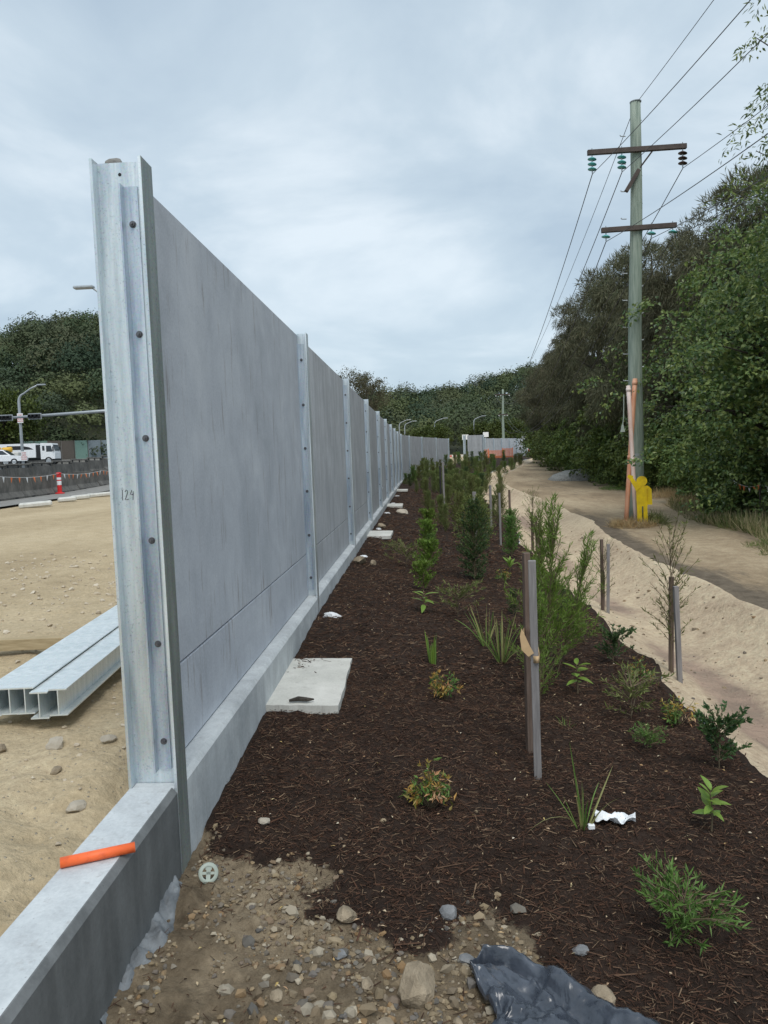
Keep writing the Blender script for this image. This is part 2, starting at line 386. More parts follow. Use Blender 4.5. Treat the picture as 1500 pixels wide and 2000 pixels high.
plain('dark_glass', (.03, .04, .05), .12, 0, .6)
plain('white_paint', (.80, .82, .84), .35)
plain('red_plastic', (.62, .03, .03), .45)
plain('flag_orange', (.85, .22, .05), .6)
plain('sign_white', (.80, .80, .80), .5)
plain('sign_red', (.60, .05, .05), .5)
mottled('yellow_paint', (.56, .37, .01), (.84, .60, .0), 6, .55, bs=.15, bscale=30)
plain('yellow_load', (.75, .45, .06), .6)
plain('teal_glass', (.10, .42, .42), .15, 0, .7)
plain('brown_porcelain', (.05, .03, .028), .25)
plain('wire', (.09, .09, .10), .5, .5)
plain('lamp_grey', (.38, .41, .43), .45, .4)
plain('signal_black', (.02, .022, .025), .5)
plain('hessian', (.52, .36, .20), .9)
plain('noise_green', (.22, .36, .31), .55)
plain('noise_grey', (.26, .31, .34), .55)
plain('noise_brown', (.13, .115, .10), .7)
plain('net_orange', (.85, .23, .08), .6)
mottled('pole_timber', (.17, .22, .18), (.32, .37, .31), 3, .8, bs=.5, bd=.01, stretch=(9, 9, .6), bscale=6)
mottled('arm_timber', (.055, .042, .038), (.10, .078, .068), 4, .8, bs=.3)
mottled('stake_grey', (.16, .15, .15), (.27, .255, .25), 5, .85, bs=.5, bd=.003, stretch=(9, 9, .8), bscale=10)
mottled('stake_brown', (.09, .06, .045), (.17, .125, .10), 5, .85, bs=.5, bd=.003, stretch=(9, 9, .8), bscale=10)
mottled('bearer_timber', (.30, .23, .13), (.46, .37, .23), 5, .8, bs=.3, stretch=(1, 8, 8))
mottled('conduit', (.55, .22, .11), (.72, .40, .26), 2, .45, bs=.05, stretch=(3, 3, .8))
mottled('conduit_pale', (.66, .46, .38), (.78, .66, .60), 2, .45, bs=.05, stretch=(3, 3, .8))
mottled('forest_floor', (.018, .024, .012), (.045, .05, .026), .3, .95, bs=0)
mottled('bark', (.035, .03, .026), (.10, .085, .07), 4, .9, bs=.8, bd=.03, stretch=(6, 6, 1))
mottled('stem', (.10, .075, .045), (.17, .13, .08), 8, .8, bs=0)
mottled('clay_rock', (.20, .16, .11), (.38, .31, .22), 9, .9, bs=.9, bd=.02, bscale=22)
mottled('grey_rock', (.13, .135, .14), (.27, .275, .28), 8, .85, bs=.6, bd=.01)
mottled('pale_rock', (.34, .30, .24), (.50, .45, .37), 8, .85, bs=.6, bd=.01)
mottled('mortar', (.10, .11, .12), (.25, .27, .285), 9, .7, bs=.8, bd=.01, bscale=40)
mottled('asphalt', (.10, .105, .11), (.17, .175, .18), 3, .8, bs=.3)
mottled('gravel_pile', (.20, .20, .19), (.38, .37, .34), 12, .9, bs=1, bd=.06, bscale=9)

# black plastic sheet
m, t, b, o = newmat('black_sheet'); v = coords(t)
t.links.new(ramp(t, noise(t, v, 7, 6, .6), [(.35, (.022, .028, .040)), (.7, (.07, .082, .105))]), b.inputs['Base Color'])
t.links.new(mth(t, 'ADD', mth(t, 'MULTIPLY', noise(t, v, 9, 4), .25), .12), b.inputs['Roughness']); b.inputs['Specular IOR Level'].default_value = .6
bump(t, b, noise(t, v, 9, 3, .5, .9), .55, .02); b.inputs['Coat Weight'].default_value = .4; b.inputs['Coat Roughness'].default_value = .2

# ground materials
def soil(name, stops, nscale, bs, bd, bscale, speck=None, stretch=(1, 1, 1), stretch_amt=.4, rough=.95):
    m, t, b, o = newmat(name); v = coords(t); vst = coords(t, 'Object', stretch)
    big = noise(t, vst, nscale, 8, .6); mid = noise(t, v, nscale*9, 6, .65)
    c = ramp(t, mth(t, 'ADD', mth(t, 'MULTIPLY', big, 1-stretch_amt), mth(t, 'MULTIPLY', mid, stretch_amt)), stops)
    fine = noise(t, v, bscale*3, 5, .7)
    c = mixc(t, .35, c, ramp(t, fine, [(.3, (.2, .2, .2)), (.7, (.8, .8, .8))]), 'OVERLAY')
    if speck:
        vo = N(t, 'ShaderNodeTexVoronoi'); vo.inputs['Scale'].default_value = speck[0]; t.links.new(v, vo.inputs['Vector'])
        k = mth(t, 'MULTIPLY', ramp(t, vo.outputs['Distance'], [(.16, (1, 1, 1)), (.26, (0, 0, 0))]), ramp(t, noise(t, v, speck[0]*.35, 2), [(.52, (0, 0, 0)), (.56, (1, 1, 1))]))
        c = mixc(t, k, c, mixc(t, vo.outputs['Color'], speck[1], speck[2]))
        fine = mth(t, 'ADD', fine, mth(t, 'MULTIPLY', k, .8))
    t.links.new(c, b.inputs['Base Color']); b.inputs['Roughness'].default_value = rough; b.inputs['Specular IOR Level'].default_value = .15
    bump(t, b, mth(t, 'ADD', mth(t, 'MULTIPLY', noise(t, v, bscale, 8, .7), 1.2), mth(t, 'MULTIPLY', fine, .35)), bs, bd)
    return m, t, b, c
soil('site_soil', [(.30, (.32, .245, .15)), (.5, (.47, .375, .24)), (.7, (.60, .495, .335))], .35, .8, .05, 9, (38, (.50, .44, .34), (.30, .27, .22)), (1.0, .25, 1), .35)
m, t, b, c = soil('sand', [(.30, (.36, .265, .19)), (.45, (.54, .425, .30)), (.58, (.65, .53, .37)), (.72, (.71, .59, .42))], .6, 1.0, .06, 6, None, (1.3, .6, 1), .45)
at = N(t, 'ShaderNodeAttribute'); at.attribute_name = 'silt'; v = coords(t)
fs = ramp(t, mth(t, 'ADD', at.outputs['Fac'], mth(t, 'MULTIPLY', mth(t, 'SUBTRACT', noise(t, v, 4, 8, .7), .5), .8)), [(.25, (0, 0, 0)), (.75, (1, 1, 1))])
t.links.new(mixc(t, mth(t, 'MULTIPLY', fs, .8), c, ramp(t, noise(t, v, 3, 6, .6), [(.35, (.22, .165, .135)), (.65, (.40, .28, .22))])), b.inputs['Base Color'])
m, t, b, c = soil('track_soil', [(.36, (.22, .165, .105)), (.5, (.36, .275, .18)), (.64, (.50, .40, .27))], .5, .9, .05, 8, (30, (.42, .38, .32), (.2, .18, .16)), (1.1, .3, 1), .35)
at = N(t, 'ShaderNodeAttribute'); at.attribute_name = 'damp'; v = coords(t); vs2 = coords(t, 'Object', (1.6, .25, 1))
fd = ramp(t, mth(t, 'ADD', at.outputs['Fac'], mth(t, 'MULTIPLY', mth(t, 'SUBTRACT', noise(t, vs2, 2.2, 9, .72), .5), 1.7)), [(.28, (0, 0, 0)), (.70, (1, 1, 1))])
dk = ramp(t, noise(t, v, 5, 6, .65), [(.35, (.085, .070, .055)), (.65, (.18, .148, .112))])
t.links.new(mixc(t, mth(t, 'MULTIPLY', fd, .88), c, dk), b.inputs['Base Color'])
soil('verge_soil', [(.34, (.08, .075, .045)), (.5, (.20, .18, .12)), (.68, (.40, .35, .26))], .5, .8, .06, 6, None, (1, 1, 1), .5)
m, t, b, c = soil('mulch_soil', [(.3, (.017, .012, .009)), (.5, (.038, .025, .019)), (.7, (.065, .043, .032))], 2.2, .9, .03, 30, None, (1, 1, 1), .6)
# bare clay between the mulch and the camera
v = coords(t); at = N(t, 'ShaderNodeAttribute'); at.attribute_name = 'dirt'
dc = ramp(t, mth(t, 'ADD', mth(t, 'MULTIPLY', noise(t, v, 1.7, 7, .6), .6), mth(t, 'MULTIPLY', noise(t, v, 16, 6, .7), .4)), [(.36, (.11, .084, .056)), (.5, (.22, .172, .115)), (.64, (.37, .295, .20))])
fac = ramp(t, mth(t, 'ADD', at.outputs['Fac'], mth(t, 'MULTIPLY', mth(t, 'SUBTRACT', noise(t, v, 22, 6, .75), .5), .9)), [(.42, (0, 0, 0)), (.62, (1, 1, 1))])
t.links.new(mixc(t, fac, c, dc), b.inputs['Base Color'])
leafmat('mulch_chip', [(.018, .011, .009), (.036, .021, .015), (.062, .033, .022), (.10, .052, .033), (.052, .030, .021), (.026, .016, .012), (.14, .085, .055), (.07, .038, .026), (.032, .020, .015), (.26, .18, .115)], 0, .9, spec=.15)
leafmat('pebble', [(.19, .145, .09), (.26, .205, .13), (.14, .11, .075), (.30, .24, .16), (.24, .155, .08), (.14, .13, .12), (.22, .17, .11), (.10, .096, .09), (.38, .33, .25), (.20, .155, .10)], 0, .9, spec=.2)
leafmat('pale_pebble', [(.44, .37, .27), (.52, .45, .34), (.36, .30, .22), (.58, .52, .42), (.40, .33, .24)], 0, .9, spec=.2)

# ------------------------------------------------------------------ ground sheets (they share their borders)
def rows():
    y = [-25, -12, -5, -2, 0, .8, 1.4]; v = 1.8
    while v < 1600:
        y.append(v); v += v*(.006 if v < 6 else .012 if v < 22 else .03 if v < 130 else .12)
    return np.array(y)
YR = rows()
def sheet(name, mat, ufun, extra=None):
    U = np.stack([ufun(y) for y in YR]) ; nr, nc = U.shape
    Y = np.repeat(YR[:, None], nc, 1); X = U + cpath(np.minimum(Y, 160.0))
    e = 1e-4*np.sign(np.linspace(1, -1, nc))[None]           # sample just inside the sheet so borders stay crisp
    Z = zt(X+e, Y)
    if extra is not None: Z = Z + extra(X, Y, U)
    i = np.arange(nr*nc).reshape(nr, nc)
    F = np.stack([i[:-1, :-1], i[:-1, 1:], i[1:, 1:], i[1:, :-1]], -1).reshape(-1, 4)
    mb = MB(); mb.add(np.stack([X, Y, Z], -1).reshape(-1, 3), [F])
    if name == 'mulch_bed': mb.attr['dirt'] = dirtmask(X, Y).ravel()
    if name == 'dirt_track':                    # damp wheel lines: along the sand edge near the camera and on the right
        tq = (U-U[:, :1])/(U[:, -1:]-U[:, :1]); mb.attr['damp'] = np.clip(.78*np.exp(-(tq/.17)**2)*sm(32, 19, Y)+.30*sm(30, 12, Y)*(.6+.9*fbm(X*.9, Y*.35, 52, 3))+.30*np.exp(-((tq-.35)/.16)**2)*sm(22, 34, Y)*sm(70, 50, Y)+.55*np.exp(-((tq-.95)/.2)**2)*sm(24, 14, Y), 0, 1).ravel()
    if name == 'drainage_swale':                # silt washed into the low line of the swale
        tq = (U-U[:, :1])/(U[:, -1:]-U[:, :1]); mb.attr['silt'] = np.clip(np.exp(-((tq-.36)/.17)**2)*(.55+1.3*fbm(X*1.1, Y*.5, 55, 4)), 0, 1).ravel()
    o = mb.build(name, MATS[mat], smooth=True); return struct(o)
def geo(a, n, first, far):
    k = np.linspace(0, 1, n); return first*n*k + (far-first*n)*k**5 if far > first*n else far*k
sheet('site_ground', 'site_soil', lambda y: -1.36-geo(0, 170, .035, 1500)[::-1])
sheet('mulch_bed', 'mulch_soil', lambda y: np.linspace(-1.36, float(eB(np.array([y]))[0]), 190))
sheet('drainage_swale', 'sand', lambda y: np.linspace(float(eB(np.array([y]))[0]), float(eC(np.array([y]))[0]), 60))
sheet('dirt_track', 'track_soil', lambda y: np.linspace(float(eC(np.array([y]))[0]), float(eD(np.array([y]))[0]), 60))
sheet('verge_ground', 'verge_soil', lambda y: float(eD(np.array([y]))[0])+geo(0, 90, .12, 1500))

# wooded hills behind the site
def hz_left(x, y): return 27*sm(112, 185, y+0.35*(x+90))*sm(-15, -75, x)*(1+.15*fbm(x*.02, y*.02, 3, 3))
def hz_mid(x, y): return (17+9*sm(5, 50, x)+8*sm(60, 140, x))*sm(150, 320, y)*sm(-75, -25, x)*(1+.12*fbm(x*.015, y*.015, 7, 3))
def hill(name, fn, x0, x1, y0, y1, nx, ny):
    X, Y = np.meshgrid(np.linspace(x0, x1, nx), np.linspace(y0, y1, ny)); Z = fn(X, Y)+zt(X, Y)*0+1.2
    ed = np.minimum.reduce([X-x0, x1-X, Y-y0, y1-Y]); Z = np.where(ed < 1e-6, 0, Z)
    i = np.arange(nx*ny).reshape(ny, nx); F = np.stack([i[:-1, :-1], i[:-1, 1:], i[1:, 1:], i[1:, :-1]], -1).reshape(-1, 4)
    return struct(MB().add(np.stack([X, Y, Z], -1).reshape(-1, 3), [F]).build(name, MATS['forest_floor'], smooth=True))
hill('hill_left', hz_left, -260, -12, 118, 330, 60, 60)
hill('hill_far', hz_mid, -110, 260, 150, 480, 70, 70)

# ------------------------------------------------------------------ noise barrier
XL, XP, XF = -1.482, -1.350, -1.240
HB, BAY, Y1, PH, ZJ = 0.0711, 5.0, 3.576, 2.994, 0.4885
TF, TW = 0.013, 0.009
ALONG = []                                   # post positions along the bent line: (x shift, y, heading)
yy = Y1
for k in range(15):
    s = float(cpath(np.array([yy]))[0]); hd = math.atan(0.25*float(np.clip((yy-46)/14, 0, 1)))
    ALONG.append((s, yy, hd)); yy += BAY*math.cos(hd)
def frame(sx, y, hd): return Matrix.Translation((sx, y, 0)) @ Matrix.Rotation(-hd, 4, 'Z')
IPROF = [(XL, -HB), (XL+TF, -HB), (XL+TF, -TW/2), (XF-TF, -TW/2), (XF-TF, -HB), (XF, -HB), (XF, HB), (XF-TF, HB), (XF-TF, TW/2), (XL+TF, TW/2), (XL+TF, HB), (XL, HB)]
post_me = MB().prism(IPROF, 2, -0.75, PH).build('post', MATS['galvanised'], link=False)
AX = XP-0.004                               # heel of the retaining angle
lp = [(AX, -TW/2-.002), (AX+.070, -TW/2-.002), (AX+.070, -TW/2-.010), (AX+.008, -TW/2-.010), (AX+.008, -TW/2-.062), (AX, -TW/2-.062)][::-1]
ang_me = MB().prism(lp, 2, 0.07, PH-.115).build('retaining_angle', MATS['galvanised_dull'], link=False)
bb = MB(); Mb = Matrix.Rotation(PI/2, 4, 'X')
bb.lathe([(0, 0), (.0165, 0), (.0165, .003), (.0115, .003), (.0115, .004)], 12, Mb)
h6 = [(.0125*math.cos(i*PI/3), .0125*math.sin(i*PI/3)) for i in range(6)]
bb.prism(h6, 2, .003, .012, Mb); bb.tube([(0, -.012, 0), (0, -.022, 0)], .006, 8)
bolt_me = bb.build('bolt', MATS['bolt_steel'], link=False, fix=True)
hole_me = MB().lathe([(0, .0006), (.008, .0006), (.008, 0)], 12, Mb).build('bolt_hole', MATS['marker_ink'], link=False)

def make_run(root, pts, frames_first, detail=7, endpost=True):
    n = len(pts)
    for k, (sx, y, hd) in enumerate(pts):
        p = mobj('post', post_me, root); p.matrix_local = frame(sx, y, hd)
        if k < detail or frames_first is None:
            a = mobj('retaining_angle', ang_me, p)
            for j in range(6):
                b = mobj('bolt', bolt_me, p); b.location = (AX+.040, -TW/2-.010, PH-.29-j*.5-random.uniform(-.01, .01)); b.rotation_euler = (0, random.uniform(0, 1), 0)
            if k < 3:
                h = mobj('bolt_hole', hole_me, p); h.location = ((XL+XF)/2-.005, -TW/2-.0008, PH-.055)
        elif k < 12: mobj('retaining_angle', ang_me, p)
        if k+1 < n:
            x2, y2, h2 = pts[k+1]; hh = math.atan2(x2-sx, y2-y); L = math.hypot(x2-sx, y2-y); F = frame(sx, y, hh)
            g = TW/2+.004
            q = MB().bevbox((XP-.10, g, ZJ+.004), (XP, L-g, PH-.012-random.uniform(0, .01)), .006).build('panel', MATS['panel_concrete' if (k == 0 and root is wall) else 'panel_weathered'], root); q.matrix_local = F
            q = MB().bevbox((XP-.10, g, .006), (XP-random.uniform(0, .003), L-g, ZJ-.004), .006).build('panel', MATS['panel_concrete' if (k == 0 and root is wall) else 'panel_weathered'], root); q.matrix_local = F
            plinth(root, F, HB, L-HB)
PROF = [(XL+.006, -.8), (XF-.002, -.8), (XF-.002, -.030), (XF-.016, -.012), (XF-.028, 0), (XL+.006, 0)]
def plinth(root, F, a, b, mats=('plinth_concrete',), tongue=True):
    mb = MB(); mb.prism(PROF, 1, a+.002, b-.002)
    for c, d in ((a-HB+TW, a+.001), (b-.001, b+HB-TW)) if tongue else (): mb.box2((XL+TF+.002, c, -.8), (XF-TF-.002, d, -.002))
    q = mb.build('plinth_beam', [MATS[x] for x in mats], root, fix=True); q.matrix_local = F; return q

wall = empty('noise_barrier', (0, 0, 0), 0, 'long grey concrete panel noise barrier with galvanised posts, curving away from the camera', 'noise barrier')
make_run(wall, ALONG[:14], 0)
# near beam that runs past the camera: bright top, dark damp face
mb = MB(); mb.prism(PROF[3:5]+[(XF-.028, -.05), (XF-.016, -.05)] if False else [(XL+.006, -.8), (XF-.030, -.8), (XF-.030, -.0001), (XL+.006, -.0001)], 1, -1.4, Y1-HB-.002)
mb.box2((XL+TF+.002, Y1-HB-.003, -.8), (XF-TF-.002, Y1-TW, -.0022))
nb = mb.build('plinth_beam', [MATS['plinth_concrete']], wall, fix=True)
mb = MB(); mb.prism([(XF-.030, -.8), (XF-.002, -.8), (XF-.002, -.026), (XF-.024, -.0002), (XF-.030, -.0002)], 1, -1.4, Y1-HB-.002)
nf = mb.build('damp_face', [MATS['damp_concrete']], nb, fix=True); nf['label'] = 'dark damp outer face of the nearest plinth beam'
# number written on the end post
post0 = [c for c in wall.children if c.name.startswith('post')][0]
mk = MB()
def stroke(pts, r=.0014):
    P = [(XL+TF+.018+a*.8, -TW/2-.0012, 1.41+b*.8) for a, b in pts]; mk.tube(P, r, 6)
stroke([(.004, .062), (.002, .0)])
stroke([(.020, .050), (.026, .060), (.034, .058), (.035, .046), (.028, .026), (.018, .004), (.030, .003), (.040, .006)])
stroke([(.062, .060), (.052, .034), (.060, .032), (.072, .036)]); stroke([(.070, .052), (.066, .0)])
mk.build('number_marking', MATS['marker_ink'], post0)
galv('galvanised_stain_shade', (.20, .235, .23), (.34, .38, .37), .5, .6)  # stained zinc, with the dark mirrored trees also put into its base colour
of = MB().box2((XF, -HB, -.7), (XF+.0015, HB, PH)).build('shaded_outer_face', MATS['galvanised_stain_shade'], post0); of['label'] = 'dull stained outer face of the end post'

# lone bay and the next run beyond the gap
lone = empty('noise_barrier', (0, 0, 0), 0, 'single free-standing barrier panel bay beyond the gap in the wall', 'noise barrier')
hd2 = math.atan(.25)
make_run(lone, [(5.66, 76.5, .55), (5.66+2.0*math.sin(.95), 76.5+2.0*math.cos(.95), .95)], 0, 0)
run3 = empty('noise_barrier', (0, 0, 0), 0, 'far run of pale barrier panels behind the orange netting', 'noise barrier')
make_run(run3, [(8.1+2.6*i*math.sin(.52), 94+2.6*i*math.cos(.52), .52) for i in range(7)], 0, 0)
for r_ in (lone, run3): r_.location.z = .45

# ------------------------------------------------------------------ things on and along the wall
def rock(name, loc, size, mat, label, group=None, flat=.7, base=ICO2, jit=.07, sq=(1, 1)):
    v0, f0 = base; mb = MB(); d = rnd_dir(1)[0]
    r = 1 + jit*rng.normal(size=(len(v0), 1)); v = v0*r
    for _ in range(7):                      # chop facets so that it reads as broken stone
        n = rnd_dir(1)[0]; h = rng.uniform(.55, .85); dd = v@n; v = v - np.maximum(dd-h, 0)[:, None]*n
    v = v*np.array([sq[0], sq[1], flat])*size
    mb.add(v, [f0]); o = mb.build(name, MATS[mat]); o.location = loc; o.rotation_euler = (rng.uniform(-.2, .2), rng.uniform(-.2, .2), rng.uniform(0, 6))
    return tag(o, label, 'rock', group)
rock('concrete_lump', (-1.435, 3.71, PH+.028), .075, 'grey_concrete', 'grey broken lump sitting on the panel top behind the end post', flat=.75)

def slab(x, y, z, sx, sy, label, rz=0.0):
    mb = MB(); nx, ny = 9, 9
    P = []
    for e_ in range(4):
        for k in range(nx):
            t_ = k/nx; c4 = [(-1, -1), (1, -1), (1, 1), (-1, 1)]; a = np.array(c4[e_]); b_ = np.array(c4[(e_+1) % 4]); p = a+(b_-a)*t_
            P.append((p[0]*sx/2+random.uniform(-.006, .006), p[1]*sy/2+random.uniform(-.01, .01)))
    mb.prism(P, 2, -.07, 0); o = mb.build('concrete_pad', MATS['pale_concrete'], fix=True); o.location = (x, y, z); o.rotation_euler = (R(.8), R(1.5), rz)
    return tag(o, label, 'concrete pad', 'pads along the wall foot')
slab(-.97, 6.18, -.278, .56, 1.26, 'large square pale concrete pad on the mulch in the first bay', .01)
slab(-.99, 17.0, -.16, .56, 1.05, 'second concrete pad from the end post, narrow slab against the plinth', -.02)
slab(-1.0, 26.8, -.15, .6, 1.1, 'third concrete pad from the end post, beside a pale stone')
slab(-1.0, 37.5, -.10, .6, 1.0, 'fourth and most distant concrete pad along the wall foot')
def splash(x, y, s, label):
    n = 22; mb = MB(); th = np.arange(n)*2*PI/n; r = s*(1+.35*rng.normal(size=n)).clip(.45, 1.7)
    v = [(0, 0, .025)]+[(.6*q*math.cos(a)*.5, .6*q*math.sin(a)*.5, .018+rng.uniform(-.004, .006)) for a, q in zip(th, r)]+[(q*math.cos(a)*.62, q*math.sin(a)*.45, -.03) for a, q in zip(th, r)]
    f3 = [[0, 1+i, 1+(i+1) % n] for i in range(n)]; f4 = [[1+i, 1+n+i, 1+n+(i+1) % n, 1+(i+1) % n] for i in range(n)]
    o = mb.add(v, [np.array(f3), np.array(f4)]).build('mortar_splash', MATS['foam_white']); o.location = (x, y, z1(x, y)+.012); return tag(o, label, 'mortar', 'white splashes at post feet')
for i, (k, s_) in enumerate(((1, .15), (2, .15), (3, .13), (4, .17), (5, .16), (6, .17))):
    splash(-1.10, Y1+BAY*k-.12, s_, ['second', 'third', 'fourth', 'fifth', 'sixth', 'seventh'][i]+' post from the near end has this white mortar splash at its foot')
rock('stone', (-1.08, 12.6, z1(-1.08, 12.6)+.05), .15, 'clay_rock', 'brown stone lying against the plinth before the third post', flat=.6, sq=(1.3, .8))
rock('stone', (-.86, 12.5, z1(-.86, 12.5)+.03), .08, 'clay_rock', 'small reddish stone next to the brown one by the plinth', flat=.7)
rock('stone', (-1.05, 18.9, z1(-1.05, 18.9)+.05), .14, 'clay_rock', 'tan stone at the foot of the fourth post', flat=.6)
rock('stone', (-.62, 23.6, z1(-.62, 23.6)+.06), .2, 'pale_rock', 'pale stone out on the mulch beside the distant pads', flat=.55)

mb = MB(); mb.tube([(-.09, 0, .012), (-.02, .012, .020), (.05, -.006, .016), (.10, .01, .010)], [.010, .020, .017, .006], 7)
o = mb.build('bark_piece', MATS['bark']); o.location = (-.98, 5.60, -.275); o.rotation_euler = (0, 0, .1); tag(o, 'dark piece of bark on the near edge of the large pad', 'bark')
# orange conduit offcut on the near beam
mb = MB(); A = np.array((-1.475, 2.79, .0215)); B = np.array((-1.218, 2.905, .0225)); d = (B-A)
t0 = unit(d); xx = unit(np.cross(t0, (0, 0, 1))); zz = np.cross(xx, t0); n = 20; th = np.arange(n)*2*PI/n
rings = []
for P_, r_ in ((A, .0205), (B, .0205), (B, .0165), (A, .0165)): rings.append(P_+r_*(np.cos(th)[:, None]*xx+np.sin(th)[:, None]*zz))
F = [[i*n+j, i*n+(j+1) % n, ((i+1) % 4)*n+(j+1) % n, ((i+1) % 4)*n+j] for i in range(4) for j in range(n)]
tag(mb.add(np.concatenate(rings), [np.array(F)]).build('conduit_offcut', MATS['orange_plastic'], smooth=True, fix=True), 'short orange plastic pipe lying across the near plinth top', 'pipe')

# round plastic cap leaning by the plinth foot
cap = empty('plastic_disc', (-1.09, 3.44, z1(-1.09, 3.44)+.042), 0, 'pale round plastic disc with a cross inside, by the post foot', 'plastic disc')
mb = MB(); mb.lathe([(.030, .004), (.030, -.004), (.046, -.006), (.048, 0), (.046, .006), (.030, .004)], 28); mb.build('rim', MATS['cap_plastic'], cap, smooth=True, fix=True)
mb = MB(); mb.box((0, 0, -.001), (.064, .012, .005)); mb.box((0, 0, -.0015), (.020, .064, .006)); mb.box((0, .022, -.001), (.03, .014, .004)); mb.build('cross', MATS['cap_plastic'], cap)
cap.rotation_euler = (R(62), R(8), R(18))

# spilt mortar along the foot of the near beam
mb = MB(); n1_, n2_ = 70, 14; P = []
for i in range(n1_):
    y = 2.55+i*(3.42-2.55)/(n1_-1); wd = .04+.05*math.sin(PI*i/(n1_-1))*(.7+.9*(float(vn(np.array([y*5]), np.array([1.]), 3)[0])+.5))
    wd *= 1 if y > 2.85 else .5
    for j in range(n2_):
        tt = j/(n2_-1); x = XF-.01+tt*wd*1.35; h = .05*(1-tt)**.7*(.4+.8*sm(2.6, 3.1, y)) + .055*float(fbm(np.array([y*17]), np.array([x*24]), 5, 4)[0]); P.append((x, y, -.015+h*(1-tt**4)-.02*tt**6))
i = np.arange(n1_*n2_).reshape(n1_, n2_); F = np.stack([i[:-1, :-1], i[:-1, 1:], i[1:, 1:], i[1:, :-1]], -1).reshape(-1, 4)
P = np.array(P); P[:, 2] += zt(P[:, 0], P[:, 1])
tag(MB().add(P, [F]).build('mortar_spill', MATS['mortar'], smooth=True), 'lumpy grey mortar spilt along the foot of the near dark beam', 'mortar')

# ------------------------------------------------------------------ stack of steel beams on the bare ground
beams_dir = R(5.5)
def ibeam(wf, h, L, tf=.012, tw=.009):
    p = [(-wf/2, 0), (wf/2, 0), (wf/2, tf), (tw/2, tf), (tw/2, h-tf), (wf/2, h-tf), (wf/2, h), (-wf/2, h), (-wf/2, h-tf), (-tw/2, h-tf), (-tw/2, tf), (-wf/2, tf)]
    return MB().prism(p, 1, 0, L).build('steel_beam', MATS['galvanised_new'], link=False, fix=True)
ib = ibeam(.112, .172, 4.4, .009, .007)
for i, (x, y, z, lb) in enumerate(((-2.33, 4.52, .022, 'rightmost galvanised steel beam of the stack, nearest the wall'), (-2.443, 4.50, .010, 'second galvanised beam from the right, set slightly low'), (-2.557, 4.545, .028, 'third galvanised beam from the right in the stack'), (-2.672, 4.57, .018, 'fourth galvanised beam from the right in the stack'), (-2.786, 4.56, .012, 'leftmost galvanised beam, cut by the picture edge'))):
    o = mobj('steel_beam', ib); o.location = (x, y, z); o.rotation_euler = (0, 0, beams_dir); tag(o, lb, 'steel beam', 'galvanised beams stacked on the ground')
o = MB().bevbox((-1.3, -.05, 0), (1.15, .05, .10), .004).build('timber_bearer', MATS['bearer_timber']); o.location = (-3.75, 6.42, z1(-3.6, 6.42)+.035); o.rotation_euler = (0, 0, R(3)); tag(o, 'squared timber bearer on the ground behind the beams', 'timber')

# ------------------------------------------------------------------ utility pole, wires and what leans on it
PX, PY = 5.89, 21.1
def steps(root, zs, r):
    for i, z in enumerate(zs):
        s_ = 1 if i % 2 else -1
        MB().tube([(s_*r*.8, 0, z), (s_*(r+.10), -.02, z), (s_*(r+.115), -.02, z+.03)], .014, 6).build('step_peg', MATS['lamp_grey'], root)
def insulator(root, x, z, n, mat, dy=0.0):
    e_ = MB().tube([(x, dy, z), (x, dy, z-.10-n*.13)], .016, 8).build('insulator', MATS['lamp_grey'], root)
    for k in range(n):
        M = Matrix.Translation((x, dy, z-.12-k*.13)) @ Matrix.Rotation(R(8), 4, 'Y')
        MB().lathe([(.02, .05), (.045, .04), (.115, .0), (.118, -.012), (.06, -.02), (.02, -.03)], 16, M).build('disc', MATS[mat], e_, smooth=True)
    return (x, dy, z-.12-n*.13)
def make_pole(loc, H, label, arms, lean=0.0, full=True, mat='pole_timber'):
    r = empty('utility_pole', loc, 0, label, 'utility pole')
    n = 14; zs = np.linspace(-.4, H, n); P = np.stack([lean*(zs+.4)/H+.02*np.sin(zs*.9), 0*zs, zs], 1)
    MB().tube(P, np.interp(zs, [0, H], [.215, .135]), 16).build('pole', MATS[mat], r, smooth=True)
    pts = []
    for (zc_, xa, xb, tilt, ins) in arms:
        off = lean*(zc_+.4)/H; Lh = xb-xa
        M = Matrix.Translation((off+(xa+xb)/2, -.19, zc_)) @ Matrix.Rotation(tilt, 4, 'Y')
        a = MB().bevbox((-Lh/2, -.05, -.065), (Lh/2, .05, .065), .008, M).build('crossarm', MATS['arm_timber'], r)
        for (xi, nn, mt) in ins:
            zi = zc_-.05-math.tan(tilt)*(xi-(xa+xb)/2)
            pts.append(Vector(loc)+Vector(insulator(a, off+xi, zi, nn, mt, -.19)))
            if full: MB().tube([(off+xi, -.19, zi+.10), (off+xi, -.19, zi+.16)], .012, 6).build('bolt', MATS['lamp_grey'], a)
    return r, pts
H1 = 11.24
pole, WP = make_pole((PX, PY, -.5), H1, 'tall weathered green timber power pole with two crossarms beside the track',
    [(9.95, -1.32, 1.27, R(-.6), [(-1.20, 3, 'teal_glass'), (-.42, 3, 'teal_glass'), (1.17, 3, 'brown_porcelain')]),
     (7.92, -.96, 1.02, R(-1.2), [(-.84, 1, 'teal_glass'), (.36, 1, 'teal_glass'), (.92, 1, 'teal_glass')])], .14)
steps(pole, [z for z in np.arange(3.9, 10.9, .36)], .17)
MB().tube([(.16, -.10, 9.45), (.52, -.19, 9.90)], .022, 6).build('arm_brace', MATS['arm_timber'], pole)
MB().bevbox((-.32, -.06, -.05), (.32, .06, .05), .006, Matrix.Translation((-.02, -.20, 9.15)) @ Matrix.Rotation(R(-58), 4, 'Y')).build('spare_arm', MATS['arm_timber'], pole)
